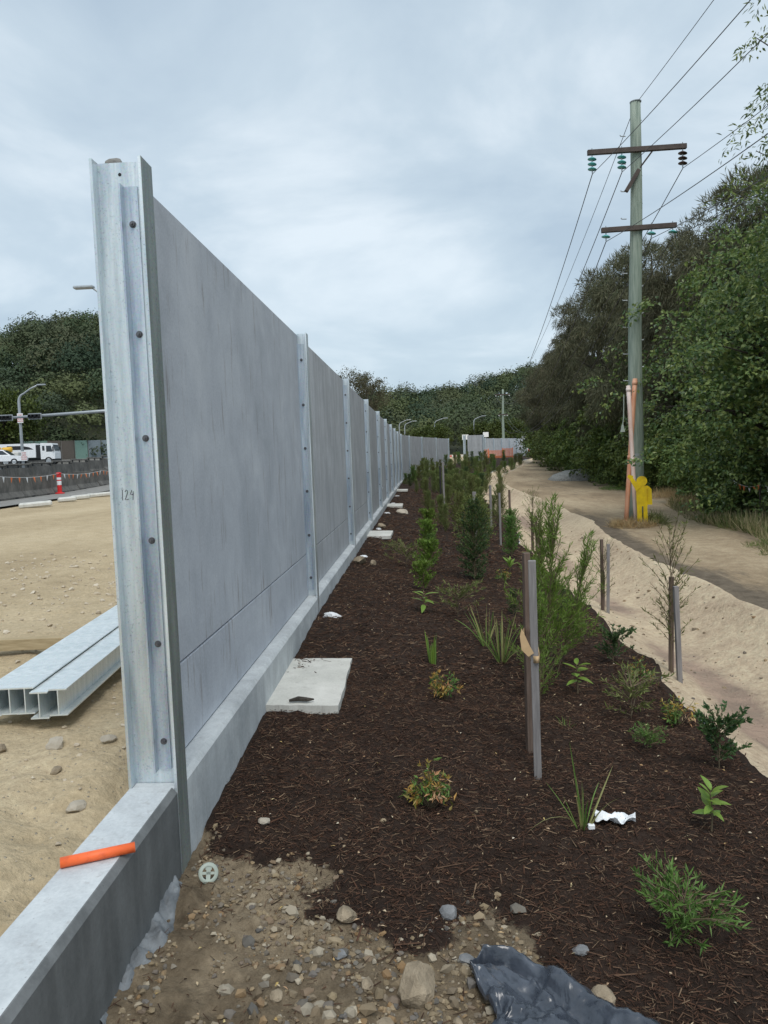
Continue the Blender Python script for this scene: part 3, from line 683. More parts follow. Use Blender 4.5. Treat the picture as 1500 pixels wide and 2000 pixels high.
MB().lathe([(.15, 0), (.155, .02), (.0, .05)], 14, Matrix.Translation((.14, 0, H1-.005))).build('pole_cap', MATS['lamp_grey'], pole)
MB().bevbox((-.06, -.24, 3.98-2.2), (.06, -.20, 4.1-2.2), .004).build('pole_tag', MATS['lamp_grey'], pole)
pole2, WP2 = make_pole((12.0, 110, .9), 9.7, 'distant slim power pole standing behind the far shrubs', [(8.95, -1.15, 1.0, 0, [(-1.0, 1, 'white_plastic'), (-.3, 1, 'white_plastic'), (.9, 1, 'white_plastic')]), (6.1, -.7, .7, 0, [(-.6, 1, 'white_plastic'), (.2, 1, 'white_plastic'), (.6, 1, 'white_plastic')])], .1, False)
def wire(a, b, sag, label, r=.0085):
    t = np.linspace(0, 1, 40); P = np.outer(1-t, a)+np.outer(t, b); P[:, 2] -= 4*sag*t*(1-t)
    tag(MB().tube(P, r, 5, cap=False).build('power_line', MATS['wire'], smooth=True), label, 'power line', 'overhead lines')
nm = ['upper left insulator', 'upper middle insulator', 'dark upper right insulator', 'lower left insulator', 'lower middle insulator', 'lower right insulator']
POLE0 = Vector((1.0, -50.0, .4))
for i, p in enumerate(WP):
    a = Vector(p); q = a+POLE0
    wire(a, q, 1.6 if i < 3 else 1.7, 'power line from the '+nm[i]+' towards the viewer, off the top right')
    wire(a, Vector(WP2[i]), 3.0 if i < 3 else 3.6, 'power line from the '+nm[i]+' sagging away to the distant pole', .012)
topp = Vector((PX+.14, PY, H1-.55)); wire(topp, topp+Vector((1.0, -50, 1.5)), 1.2, 'thin top wire from the pole head towards the viewer', .008)
wire(topp, Vector((12.1, 110, 10.3)), 2.2, 'thin top wire from the pole head to the distant pole', .009)

# pipes leaning on the pole
def pipe(a, b, r, mat, label):
    a = Vector(a); b = Vector(b); root = empty('leaning_pipe', a, 0, label, 'pipe'); P = np.array([(b-a)*t_ for t_ in np.linspace(0, 1, 8)])
    MB().tube(P, r, 14).build('tube', MATS[mat], root, smooth=True)
    for t_ in (.02, .46, .97):
        c = np.array((b-a)*t_); d_ = np.array((b-a).normalized()); MB().tube([c-d_*.05, c+d_*.05], r*1.18, 14).build('collar', MATS[mat], root, smooth=True)
pipe((5.43, 20.35, z1(5.43, 20.35)+.02), (5.86, 20.86, 3.42), .062, 'conduit', 'orange pipe leaning against the power pole from the left')
pipe((5.66, 20.20, z1(5.66, 20.2)+.02), (5.68, 20.86, 3.24), .058, 'conduit_pale', 'pale pink pipe standing upright against the power pole')
# sling hanging from the pipes
mb = MB(); mb.tube([(5.52, 20.72, 3.0), (5.50, 20.70, 2.4), (5.47, 20.70, 2.16)], .012, 6); mb.prism([(-.06, -.10), (.06, -.10), (.02, .10), (-.02, .10)], 1, -.012, .012, Matrix.Translation((5.47, 20.70, 2.10)))
tag(mb.build('hanging_tag', MATS['cap_plastic'], fix=True), 'small pale tag on a cord hanging beside the leaning pipes', 'tag')

# yellow cut-out figure
def figure(loc, s, label, rz=0.0):
    root = empty('cutout_figure', loc, rz, label, 'sign'); root.scale = (s, s, s)
    def plate(prof, name, y0=0.0): return MB().prism(prof, 1, y0-.012, y0+.012).build(name, MATS['yellow_paint'], root, fix=True)
    plate([(.135*math.cos(a)*.95, .985+.125*math.sin(a)) for a in np.arange(24)*2*PI/24], 'head')
    plate([(-.125, .36), (.13, .36), (.155, .60), (.175, .84), (.14, .87), (-.10, .87), (-.14, .82)], 'torso', .003)
    plate([(-.12, -.04), (-.005, -.04), (-.005, .37), (-.12, .37)], 'leg', .001); plate([(.035, -.04), (.135, -.04), (.125, .37), (.03, .37)], 'leg', .001)
    plate([(.135, .40), (.24, .40), (.225, .78), (.165, .85), (.135, .80)], 'arm', -.022)
    plate([(-.13, .80), (-.09, .74), (-.13, .90), (-.27, 1.07), (-.33, 1.05), (-.35, 1.11), (-.30, 1.16), (-.22, 1.14), (-.19, 1.08), (-.06, .86)] if False else [(-.14, .74), (-.04, .84), (-.22, 1.08), (-.20, 1.12), (-.32, 1.16), (-.35, 1.10), (-.29, 1.03)], 'arm', -.022)
    plate([(-.02, .86), (.02, .86), (.03, .90), (-.03, .90)], 'neck', .0005)
figure((5.76, 20.0, -.36), 1.06, 'yellow board cut out as a person with a raised arm, by the pole', R(-4))
figure((11.75, 106, 1.25), 1.0, 'small distant yellow figure board in front of the far pole', 0)

# ------------------------------------------------------------------ timber stakes
def stake(x, y, h, label, mat='stake_grey', sz=.032, lean=(0, 0), zb=None):
    zb = z1(x, y) if zb is None else zb
    o = MB().bevbox((-sz/2, -sz*.42, -.25), (sz/2, sz*.42, h), .003).build('garden_stake', MATS[mat]); o.location = (x, y, zb); o.rotation_euler = (lean[0], lean[1], random.uniform(-.3, .3))
    return tag(o, label, 'stake', 'timber stakes in the planting')
stake(.685, 4.74, 1.41, 'grey timber stake, nearest of the pair with the hessian tie', 'stake_grey', .048, (0, R(-.3)))
stake(.69, 5.13, 1.39, 'brown timber stake behind the nearest grey one', 'stake_brown', .046, (0, R(.2)))
stake(2.48, 10.56, 1.0, 'dark thin stake on the sand slope, left of its pair', 'stake_brown', .040)
stake(2.52, 10.42, .96, 'grey thin stake on the sand slope, right of its pair', 'stake_grey', .044, (0, R(1)))
stake(2.43, 7.51, .96, 'dark brown stake at the mulch edge with a spindly sapling', 'stake_brown', .046, (0, R(.6)))
stake(2.42, 7.23, .93, 'light grey stake in front of the dark one at the mulch edge', 'stake_grey', .046, (0, R(-2)))
stake(2.42, 16.8, .88, 'dark far stake of the pair standing on the swale lip', 'stake_brown', .05)
stake(2.47, 16.5, .84, 'front stake of the pair standing on the swale lip', 'stake_brown', .05)
stake(1.76, 17.2, 1.2, 'tall pale stake among the mid shrubs', 'stake_grey', .045)
stake(1.05, 15.2, 1.25, 'thick grey stake standing in the middle shrub row', 'stake_grey', .075)
stake(1.9, 21.0, 1.2, 'grey stake left of the leafy saplings', 'stake_grey', .06)
stake(2.25, 19.5, 1.15, 'brown stake with leaves growing around it', 'stake_brown', .055)
stake(.55, 22.0, 1.6, 'black thin stake rising from the dense row', 'black_rubber', .05)
stake(.62, 21.4, 1.75, 'pale tall stake beside the black one', 'stake_grey', .055)
# hessian tie round the near pair
mb = MB(); n = 60; V = []
loop = []
for i in range(n):
    a = 2*PI*i/n; loop.append((.688+.036*math.cos(a), 4.93+.235*math.sin(a), .30+.05*math.sin(a)+.012*math.sin(3*a)))
loop = np.array(loop); nrm = np.stack([np.cos(np.arange(n)*2*PI/n), np.sin(np.arange(n)*2*PI/n), 0*np.arange(n)], 1)
for dz, dn in ((-.022, .002), (.022, .002), (.022, -.002), (-.022, -.002)): V.append(loop+nrm*dn+np.array([0, 0, dz]))
F = [[q*n+j, q*n+(j+1) % n, ((q+1) % 4)*n+(j+1) % n, ((q+1) % 4)*n+j] for q in range(4) for j in range(n)]
tie = empty('hessian_tie', (0, 0, 0), 0, 'tan hessian strap looped round the near pair of stakes', 'strap')
mb.add(np.concatenate(V), [np.array(F)]); mb.build('loop', MATS['hessian'], tie, smooth=True, fix=True)
P = np.array([(.655, 4.705, .29), (.62, 4.70, .34), (.600, 4.70, .42), (.598, 4.70, .46)]); mb = MB()
wv = np.array([.035, .05, .028, .004]); V = []
for p, w_ in zip(P, wv): V += [p+np.array([-w_/2, 0, -w_*.3]), p+np.array([w_/2, .004, w_*.3]), p+np.array([w_/2, .008, w_*.3]), p+np.array([-w_/2, .004, -w_*.3])]
F = [[i*4+j, i*4+(j+1) % 4, (i+1)*4+(j+1) % 4, (i+1)*4+j] for i in range(3) for j in range(4)]
mb.add(V, [np.array(F)]); mb.build('loose_end', MATS['hessian'], tie, fix=True)

# ------------------------------------------------------------------ black plastic sheet in the foreground
nu, nv = 90, 60
top = np.array([(.13, 2.88), (.19, 2.975), (.31, 2.97), (.44, 2.88), (.56, 2.76), (.67, 2.65), (.80, 2.53), (1.0, 2.28)]); bot = np.array([(.13, 2.85), (.17, 2.76), (.21, 2.66), (.20, 2.58), (.08, 2.53), (.02, 2.46), (.08, 2.2), (.2, 1.9)])
P = []
for i in range(nu):
    tq = i/(nu-1)
    a = np.array([np.interp(tq*7, range(8), top[:, k]) for k in (0, 1)]); b_ = np.array([np.interp(tq*7, range(8), bot[:, k]) for k in (0, 1)])
    for j in range(nv):
        s_ = j/(nv-1); p = a+(b_-a)*s_
        fold = .042*math.exp(-((s_-.11)/.07)**2)-.026*math.exp(-((s_-.235)/.035)**2)+.014*abs(math.sin(9*s_+6*tq))*s_+.022*math.exp(-((s_-.62)/.16)**2)
        fold *= .5+.5*sm(0, .2, tq)
        wr = .012*float(fbm(np.array([s_*7+tq*2]), np.array([tq*9]), 61, 4)[0])+.006*math.sin(14*s_+9*tq)*math.sin(PI*s_)
        P.append((p[0], p[1], .062+fold+wr-.028*max(0, 1-s_/.03)-.02*max(0, (s_-.95)/.05)))
i = np.arange(nu*nv).reshape(nu, nv); F = np.stack([i[:-1, :-1], i[:-1, 1:], i[1:, 1:], i[1:, :-1]], -1).reshape(-1, 4)
P = np.array(P); P[:, 2] += zt(P[:, 0], P[:, 1])
o = MB().add(P, [F]).build('plastic_sheet', MATS['black_sheet'], smooth=True); sdf = o.modifiers.new('thickness', 'SOLIDIFY'); sdf.thickness = .002
tag(o, 'black creased plastic sheet half buried in the foreground rubble', 'plastic sheet')
# white torn plastic by the grass tuft
nu, nv = 22, 14; P = []
for i_ in range(nu):
    for j in range(nv):
        a, b_ = i_/(nu-1)-.5, j/(nv-1)-.5; wv_ = 1-.45*abs(a+.1*math.sin(b_*9)); x = 1.02+a*.21+.02*b_; y = 4.13-a*.06+b_*.13*wv_*(1+.3*math.sin(a*11))
        P.append((x, y, .035+.05*float(fbm(np.array([a*4]), np.array([b_*4]), 71, 3)[0])))
i = np.arange(nu*nv).reshape(nu, nv); F = np.stack([i[:-1, :-1], i[:-1, 1:], i[1:, 1:], i[1:, :-1]], -1).reshape(-1, 4)
P = np.array(P); P[:, 2] += zt(P[:, 0], P[:, 1])
o = MB().add(P, [F]).build('plastic_scrap', MATS['white_plastic']); o.modifiers.new('thickness', 'SOLIDIFY').thickness = .002
tag(o, 'crumpled white plastic scrap on the mulch beside the spiky grass', 'litter')
o = MB().bevbox((-.018, -.012, -.012), (.018, .012, .016), .004).build('plastic_scrap', MATS['white_plastic']); o.location = (.86, 4.0, z1(.86, 4.0)+.012); tag(o, 'tiny white plastic piece at the foot of the spiky grass', 'litter')

# ------------------------------------------------------------------ rubble
rk = [(-.085, 2.80, .085, 'clay_rock', 'biggest tan clod in the foreground rubble', 1.0), (-.39, 3.17, .05, 'clay_rock', 'tan clod at the mulch edge left of the big one', .9), (-.40, 2.95, .03, 'grey_rock', 'grey stone at the rubble edge'),
      (.30, 2.985, .045, 'grey_rock', 'smooth blue grey stone above the plastic sheet'), (.12, 2.98, .035, 'grey_rock', 'blue grey pebble left of the smooth stone'), (.17, 2.94, .032, 'grey_rock', 'dull grey stone at the tip of the sheet'),
      (.62, 2.76, .055, 'clay_rock', 'knobbly tan clod at the right edge of the sheet', .8), (-.03, 2.56, .038, 'clay_rock', 'rounded ochre stone left of the sheet'), (.08, 2.58, .03, 'clay_rock', 'small ochre stone touching the sheet'),
      (.07, 2.68, .022, 'clay_rock', 'orange tan pebble at the left sheet edge'), (-.36, 2.52, .045, 'clay_rock', 'flat tan stone at the bottom edge of the picture'), (-.52, 2.50, .03, 'clay_rock', 'tan stone at the bottom left of the rubble'),
      (-.92, 3.93, .035, 'pale_rock', 'pale green grey stone on the mulch near the post'), (.60, 3.05, .035, 'grey_rock', 'dark grey stone on the mulch above the rubble'), (.06, 3.25, .05, 'grey_rock', 'dark lump half covered by mulch'), (-.62, 2.72, .032, 'clay_rock', 'reddish tan stone in the bare dirt'),
      (.33, 2.93, .03, 'clay_rock', 'tan chip tucked above the sheet fold'), (.50, 2.86, .028, 'pale_rock', 'pale chip right of the sheet ridge'), (.72, 2.62, .028, 'pale_rock', 'pale pebble low on the right sheet edge'),
      (-.20, 2.62, .04, 'clay_rock', 'tan stone in the middle of the rubble'), (-.28, 2.80, .03, 'clay_rock', 'small clod left of the biggest one')]
for r_ in rk:
    x, y, s_, mt, lb = r_[:5]; fl = r_[5] if len(r_) > 5 else .7
    rock('stone', (x, y, z1(x, y)+s_*.35*fl), s_, mt, lb, 'rubble stones in the foreground', fl, ICO3 if s_ > .06 else ICO2, .05)
for x, y, s_, lb in ((-1.78, 3.55, .055, 'pale stone beside the end post foot on the bare side'), (-1.9, 4.25, .05, 'pale stone on the bare ground left of the post'), (-2.05, 3.9, .035, 'small pale stone left of the post'), (-2.2, 4.2, .06, 'flat pale stone in front of the beams'), (-2.5, 4.15, .045, 'tan stone below the beam ends'), (-1.86, 4.9, .06, 'larger pale stone right of the beams'), (-2.6, 3.9, .07, 'rounded pale stone at the left edge')):
    rock('stone', (x, y, z1(x, y)+s_*.3), s_, 'clay_rock' if s_ < .05 else 'pale_rock', lb, 'stones on the bare side', .65)
def scatter(n, x0, x1, y0, y1, lo, hi, name, mat, label, keep=None, flat=.7, power=2.2):
    x = rng.uniform(x0, x1, n); y = y0+(y1-y0)*rng.random(n)**1.5
    if keep is not None: k = keep(x, y); x, y = x[k], y[k]
    s_ = lo+(hi-lo)*rng.random(len(x))**power*1.0; s_ = s_*np.clip(y/3, 1, 3)
    mb = MB(); stones(mb, np.stack([x, y, zt(x, y)+s_*.2], 1), s_, ICO1, .12, flat); o = mb.build(name, MATS[mat]); tag(o, label, 'gravel', kind='stuff')
scatter(22000, -1.2, 1.3, 2.2, 4.2, .0015, .019, 'gravel', 'pebble', 'small stones and clods strewn over the bare foreground dirt', lambda x, y: (rng.random(len(x)) < dirtmask(x, y)*.9+.004) & (fbm(x*2.2, y*2.2, 77, 3)+.25*(x > -.6) > -.12), .75, 3.2)
scatter(800, -.85, .85, 2.2, 3.35, .010, .036, 'clods', 'pebble', 'fist sized clods and broken stones in the foreground rubble', lambda x, y: rng.random(len(x)) < dirtmask(x, y), .8, 2.5)
scatter(4200, -9, -1.55, 2.2, 14, .002, .017, 'gravel', 'pale_pebble', 'loose stones scattered over the bare site ground', None, .7, 3.5)
scatter(500, 2.4, 4.2, 6, 30, .003, .012, 'gravel', 'pebble', 'crumbs of earth on the sand swale', None, .7, 3)

# mulch chips
def chips(n, y0, y1, lmin, lmax, wmin, wmax, pw=1.0):
    y = y0+(y1-y0)*rng.random(n)**pw; x = rng.uniform(-1.22, 1, n); b = eB(y); x = -1.22+(x+1.22)/2.22*(b+1.16)+np.where(rng.random(n) < .06, np.abs(rng.normal(0, .14, n)), 0)
    k = rng.random(n) > dirtmask(x, y)*.93; x, y = x[k], y[k]; n = len(x)
    L = rng.uniform(lmin, lmax, n)*(.5+rng.random(n)**2); W = rng.uniform(wmin, wmax, n); a = rng.uniform(0, 2*PI, n); tl = rng.normal(0, .22, n)
    D = np.stack([np.cos(a)*np.cos(tl), np.sin(a)*np.cos(tl), np.sin(tl)], 1); S = np.stack([-np.sin(a), np.cos(a), rng.normal(0, .3, n)], 1); U = np.cross(D, S)
    c = np.stack([x, y, zt(x, y)+np.abs(rng.normal(.006, .006, n))], 1); L = L[:, None]; W = W[:, None]
    A = [c-D*L/2-S*W/2, c-D*L/2+S*W/2, c-D*L/2+U*W*.5, c+D*L/2-S*W*.3, c+D*L/2+S*W*.3, c+D*L/2+U*W*.35]
    v = np.stack(A, 1).reshape(-1, 3); i = np.arange(n)[:, None]*6
    mb.add(v, [np.concatenate([i+np.array([[0, 3, 4, 1]]), i+np.array([[1, 4, 5, 2]]), i+np.array([[2, 5, 3, 0]])]), np.concatenate([i+np.array([[0, 1, 2]]), i+np.array([[5, 4, 3]])])])
mb = MB(); chips(52000, 2.4, 6.5, .018, .055, .002, .006, 1.0); chips(26000, 6.5, 14, .03, .08, .004, .010, 1.1); chips(12000, 14, 40, .06, .14, .010, .022, 1.2); chips(900, 2.4, 7, .06, .16, .004, .010)
tag(mb.build('mulch', MATS['mulch_chip']), 'dark brown shredded bark mulch over the planting bed', 'mulch', kind='stuff')
mb = MB(); n = 420; y = 2.6+9*rng.random(n)**1.6; x = rng.uniform(-1.1, 2.1, n); D = rnd_dir(n)*np.array([1, 1, .25]); leaves(mb, np.stack([x, y, zt(x, y)+.014], 1), D, rng.uniform(.012, .034, n), rng.uniform(.005, .014, n), .3, 0, unit(rng.normal(size=(n, 3))*.35+np.array([0, 0, 1.])))
leafmat('fallen_leaf', [(.50, .36, .20), (.62, .52, .36), (.38, .22, .12), (.55, .42, .16), (.66, .60, .50)], .1, .7)
tag(mb.build('fallen_leaves', MATS['fallen_leaf']), 'pale fallen leaves and chips dotted over the mulch', 'leaf litter', kind='stuff')

# ------------------------------------------------------------------ young plants in the bed
leafmat('leaf_green', [(.065, .13, .03), (.10, .19, .045), (.14, .25, .055), (.09, .16, .035), (.18, .29, .08)], .25, .45, .5)
leafmat('leaf_fresh', [(.10, .18, .03), (.15, .25, .045), (.21, .32, .06), (.12, .20, .035)], .3, .4, .4)
leafmat('leaf_dark', [(.032, .066, .026), (.046, .092, .034), (.068, .125, .042), (.10, .165, .055)], .2, .4, .4)
leafmat('leaf_gold', [(.10, .16, .03), (.42, .28, .05), (.55, .32, .09), (.30, .28, .05), (.60, .42, .18), (.13, .19, .03)], .25, .5, .3)
leafmat('leaf_rusty', [(.46, .24, .11), (.60, .40, .22), (.38, .16, .07), (.62, .50, .34)], .2, .6)
leafmat('leaf_olive', [(.10, .13, .035), (.15, .18, .05), (.20, .22, .07), (.07, .10, .025)], .25, .5, .5)
leafmat('leaf_reed', [(.08, .13, .03), (.13, .19, .05), (.20, .25, .085), (.25, .24, .10)], .25, .5, .5)
leafmat('blade_pale', [(.25, .28, .10), (.34, .32, .14), (.18, .26, .06)], .2, .5)
leafmat('blade_green', [(.09, .17, .04), (.15, .25, .06), (.20, .30, .08)], .2, .45, .3)
leafmat('straw', [(.42, .31, .16), (.52, .40, .22), (.34, .24, .12), (.46, .30, .14)], .1, .8)
def curved(base, d, L, n, droop):
    P = [np.array(base, float)]; d = np.array(d, float)
    for i in range(n): d = d+np.array([0, 0, -droop/n]); d = d/np.linalg.norm(d); P.append(P[-1]+d*L/n)
    return np.array(P)
def m_needle_shrub(h, r, nb, nl, L, W, mats, up_=.7, low=.08, shape=None, stemr=.008):
    """upright bush of many branchlets with narrow leaves -> (stem mesh, foliage mesh)"""
    st = MB(); fo = MB(); st.tube([(0, 0, -.05), (random.uniform(-.02, .02), 0, h*.5), (random.uniform(-.04, .04), random.uniform(-.04, .04), h*.92)], [stemr, stemr*.7, stemr*.25], 6)
    Ps = []; Ds = []
    for i in range(nb):
        t_ = low+(1-low)*rng.random()**.85; a = rng.uniform(0, 2*PI); rr = r*(shape(t_) if shape else (1-.75*t_)*(.5+.7*rng.random()))
        tip = np.array([rr*math.cos(a), rr*math.sin(a), min(h, t_*h+rr*up_)]); bs = np.array([0, 0, t_*h*.8])
        st.tube([bs, (bs+tip)/2+np.array([0, 0, .02]), tip], [.0035, .0028, .0015], 4)
        k = rng.random(nl)**.6; p = bs+(tip-bs)*k[:, None]; d = unit(tip-bs)*.8+rng.normal(size=(nl, 3))*.55+np.array([0, 0, .25]); Ps.append(p); Ds.append(d)
    P = np.concatenate(Ps); D = np.concatenate(Ds); leaves(fo, P, D, rng.uniform(.6, 1.2, len(P))*L, rng.uniform(.7, 1.2, len(P))*W)
    return st.build('stem', MATS['stem'], link=False), fo.build('foliage', MATS[mats], link=False)
def m_blades(n, h, w_, spread, mat, droop=.9):
    mb = MB()
    for i in range(n):
        a = rng.uniform(0, 2*PI); s_ = spread*rng.random()**.7; P = curved((.02*math.cos(a), .02*math.sin(a), -.02), (math.cos(a)*s_, math.sin(a)*s_, 1), h*rng.uniform(.6, 1.1), 6, droop*rng.random())
        strip(mb, P, w_*rng.uniform(.7, 1.2))
    return mb.build('foliage', MATS[mat], link=False)
def strip(mb, P, w_):
    T = unit(np.gradient(P, axis=0)); S = unit(np.cross(T, np.array([rng.normal()*.3, rng.normal()*.3, 1.0])+rng.normal(size=3)*.4)); k = len(P); ww = w_*np.interp(np.linspace(0, 1, k), [0, .3, .8, 1], [.7, 1, .6, .05])[:, None]/2
    Nn = np.cross(S, T); v = np.concatenate([P-S*ww, P+Nn*ww*.5, P+S*ww]); F = [[j, j+1, k+j+1, k+j] for j in range(k-1)]+[[k+j, k+j+1, 2*k+j+1, 2*k+j] for j in range(k-1)]
    mb.add(v, [np.array(F)])
def plant(name, x, y, parts, label, cat='plant', group=None, s=1.0, rz=None, tilt=(0, 0)):
    r = empty(name, (x, y, z1(x, y)), random.uniform(0, 6) if rz is None else rz, label, cat, group); r.scale = (s, s, s*random.uniform(.92, 1.08)); r.rotation_euler = (tilt[0], tilt[1], r.rotation_euler[2])
    for m_ in parts: mobj(m_.name.split('.')[0], m_, r)
    return r
# tall feathery bush behind the near stakes
PLUME = m_needle_shrub(1.58, .46, 72, 32, .080, .009, 'leaf_fresh', .9, .06, lambda t: max(.12, (1-t)**.55*(.15+1.0*rng.random()**1.4)))
plant('feathery_shrub', 1.04, 6.75, PLUME, 'tall feathery bright green shrub behind the near staked pair', 'shrub', None, .98, 0, (0, .10))
plant('feathery_shrub', 1.20, 6.9, PLUME, 'feathery shrub leaning to the swale side of the tall one', 'shrub', None, .78, 0, (.05, .26))
plant('feathery_shrub', .92, 6.15, PLUME, 'lower feathery shrub just right of the brown stake', 'shrub', None, .62, 2.0)
plant('feathery_shrub', 1.16, 7.6, PLUME, 'feathery shrub tip rising behind the tall one', 'shrub', None, .95, 4.0)
# spiky tufts
def tuft(x, y, n, h, w_, spread, label, mats=('blade_green', 'blade_pale'), s=1.0, individual=True):
    r = empty('spiky_grass', (x, y, z1(x, y)), 0, label, 'grass tuft')
    for i in range(n):
        a = rng.uniform(0, 2*PI); sp = spread*rng.random(); mb = MB()
        P = curved((.025*math.cos(a), .02*math.sin(a), -.02), (math.cos(a)*sp, math.sin(a)*sp, 1), h*rng.uniform(.55, 1.05), 7, 1.0*rng.random()*spread*2)
        strip(mb, P, w_); mb.build('blade', MATS[mats[i % len(mats)]], r)
    return r
t1 = tuft(.82, 4.02, 11, .38, .012, .55, 'sparse spiky grass tuft next to the white plastic scrap')
mb = MB(); strip(mb, curved((0, 0, 0), (-.75, -.1, 1), .40, 8, 2.2), .009); mb.build('blade', MATS['blade_pale'], t1)
mb = MB(); strip(mb, curved((0, 0, 0), (-.12, .05, 1), .48, 8, .1), .016); mb.build('blade', MATS['blade_green'], t1)
tuft(.72, 7.2, 26, .55, .016, .75, 'fuller spiky grass clump left of the feathery shrub')
tuft(.62, 7.75, 16, .5, .014, .5, 'second spiky clump behind the fuller one')
tuft(.05, 6.95, 11, .36, .022, .22, 'upright strappy tuft behind the golden seedling', ('blade_green', 'leaf_fresh'))
tuft(1.02, 5.55, 7, .13, .006, .6, 'tiny grass tuft right of the near stakes', ('blade_green',))
# seedlings with golden tips
def golden(x, y, s, label, n=26, rz=0.0):
    r = empty('golden_seedling', (x, y, z1(x, y)), rz, label, 'seedling'); st = MB(); fo = MB(); tp = MB(); rs = MB()
    for i in range(n):
        a = rng.uniform(0, 2*PI); rr = rng.uniform(.02, .13); h = rng.uniform(.06, .22)*(1.15-rr*2); tip = np.array([rr*math.cos(a), rr*math.sin(a)*.8, h])
        st.tube([(0, 0, -.02), tip*.55+np.array([0, 0, .02]), tip], [.0035, .0025, .0012], 4)
        k = 9; d = rng.normal(size=(k, 3))*.6+np.array([math.cos(a)*.5, math.sin(a)*.5, -.1]); p = tip+rng.normal(size=(k, 3))*.012-np.outer(rng.random(k), tip)*.45
        tgt = fo if rng.random() < .58 else (rs if math.cos(a) > .2 and rng.random() < .7 else tp)
        leaves(tgt, p, d, rng.uniform(.028, .058, k), rng.uniform(.010, .017, k), .3)
        if rng.random() < .6:
            d = rng.normal(size=(6, 3))*.5+np.array([0, 0, .5]); leaves(tp, np.repeat(tip[None], 6, 0), d, rng.uniform(.022, .045, 6), .009, .3)
    st.build('stem', MATS['stem'], r); fo.build('foliage', MATS['leaf_green'], r)
    for q, nme, mt in ((tp, 'golden_tips', 'leaf_gold'), (rs, 'dry_leaves', 'leaf_rusty')):
        if q.v: q.build(nme, MATS[mt], r)['kind'] = 'stuff'
    r.scale = (s, s, s)
golden(-.01, 4.24, 1.12, 'golden tipped seedling nearest the camera, with dry leaves on its right', 34)
golden(.13, 6.05, 1.0, 'golden tipped seedling beyond the near one, in the same row', 26)
golden(1.94, 5.82, 1.0, 'rusty golden seedling near the sand edge on the right')
golden(1.95, 6.9, .9, 'golden seedling higher up by the sand edge', 18)
golden(1.27, 12.0, 1.0, 'rusty seedling beside the cone shaped shrub', 18)
# broad-leaved seedlings, each leaf built
def leafblade(L, W, fold=.25, curl=.5, n=7):
    t_ = np.linspace(0, 1, n); wd = W/2*np.sin(PI*t_**.85)**.8; z = -curl*L*t_**2*.5; mid = np.stack([t_*L, 0*t_, z], 1)
    e1 = mid+np.stack([0*t_, wd, wd*fold], 1); e2 = mid+np.stack([0*t_, -wd, wd*fold], 1); v = np.concatenate([e1, mid, e2])
    F = [[j, n+j, n+j+1, j+1] for j in range(n-1)]+[[n+j, 2*n+j, 2*n+j+1, n+j+1] for j in range(n-1)]
    return MB().add(v, [np.array(F)])
def broadleaf(x, y, h, L, W, n, label, mat='leaf_fresh', rz=0.0, el=(.1, .9), name='broadleaf_seedling'):
    r = empty(name, (x, y, z1(x, y)), rz, label, 'seedling'); MB().tube([(0, 0, -.03), (.01, 0, h*.5), (0, .01, h)], [.006, .005, .003], 6).build('stem', MATS['stem'], r)
    me = [leafblade(L, W, .25, c_).build('leaf', MATS[mat], link=False) for c_ in (.2, .6, 1.0)]
    for i in range(n):
        o = mobj('leaf', me[i % 3], r); f = (i+.5)/n; o.location = (0, 0, h*(.35+.65*f)); o.rotation_euler = (random.uniform(-.4, .4), -(el[0]+(el[1]-el[0])*f+random.uniform(-.2, .2)), i*2.4+random.uniform(-.3, .3)); q = random.uniform(.75, 1.15); o.scale = (q, q, q)
    return r
broadleaf(1.53, 4.08, .24, .105, .042, 12, 'lime green broad leaved seedling at the right edge of the mulch', rz=.5)
broadleaf(1.27, 6.35, .27, .12, .05, 9, 'thin broad leaved seedling right of the feathery shrub', rz=1.1, el=(-.2, .7))
broadleaf(-.02, 9.0, .26, .19, .06, 9, 'broad leaved seedling with long drooping leaves in the left row', rz=2.0, el=(-.1, .6))
broadleaf(1.45, 10.2, .10, .17, .06, 9, 'low rosette seedling with upright lime leaves right of the cone shaped shrub', rz=.2, el=(.8, 1.2))
broadleaf(1.50, 13.2, .14, .20, .05, 10, 'lime rosette seedling beside the cone shaped shrub further back', rz=.9, el=(.7, 1.2))
broadleaf(8.0, 21.6, .42, .42, .34, 9, 'clump of large round dark leaves on the far side of the track', 'leaf_dark', .6, (.3, 1.0), 'large_leaved_plant')
# narrow-leaved seedlings
SP = m_needle_shrub(.32, .26, 40, 24, .055, .011, 'leaf_green', .35, .12, lambda t: .3+.8*rng.random(), .004)
SP2 = m_needle_shrub(.40, .24, 36, 24, .042, .020, 'leaf_dark', .6, .12, lambda t: .3+.7*rng.random(), .005)
SPO = m_needle_shrub(.36, .28, 26, 18, .062, .010, 'leaf_olive', .4, .15, lambda t: .4+.8*rng.random(), .004)
plant('narrow_leaved_seedling', 1.0, 3.13, SP, 'low narrow leaved seedling lying close in the front right mulch', 'seedling', None, .86, .4, (.12, .25))
plant('narrow_leaved_seedling', 1.58, 5.84, SPO, 'spreading pale stemmed seedling left of the rusty golden one', 'seedling', None, 1.0, 1.4)
plant('round_leaved_seedling', 1.90, 4.93, SP2, 'bushy small leaved seedling above the lime green one', 'seedling', None, .95, 2.0)
plant('narrow_leaved_seedling', 1.52, 5.22, SP, 'little seedling with few leaves beside the bushy one', 'seedling', None, .5, 2.4)
plant('round_leaved_seedling', 1.83, 7.4, SP2, 'dark upright seedling at the top of the right row', 'seedling', None, .9, 3.0)
plant('narrow_leaved_seedling', -.30, 12.6, SPO, 'thin olive seedling close to the wall side', 'seedling', None, 1.2, 3.3)
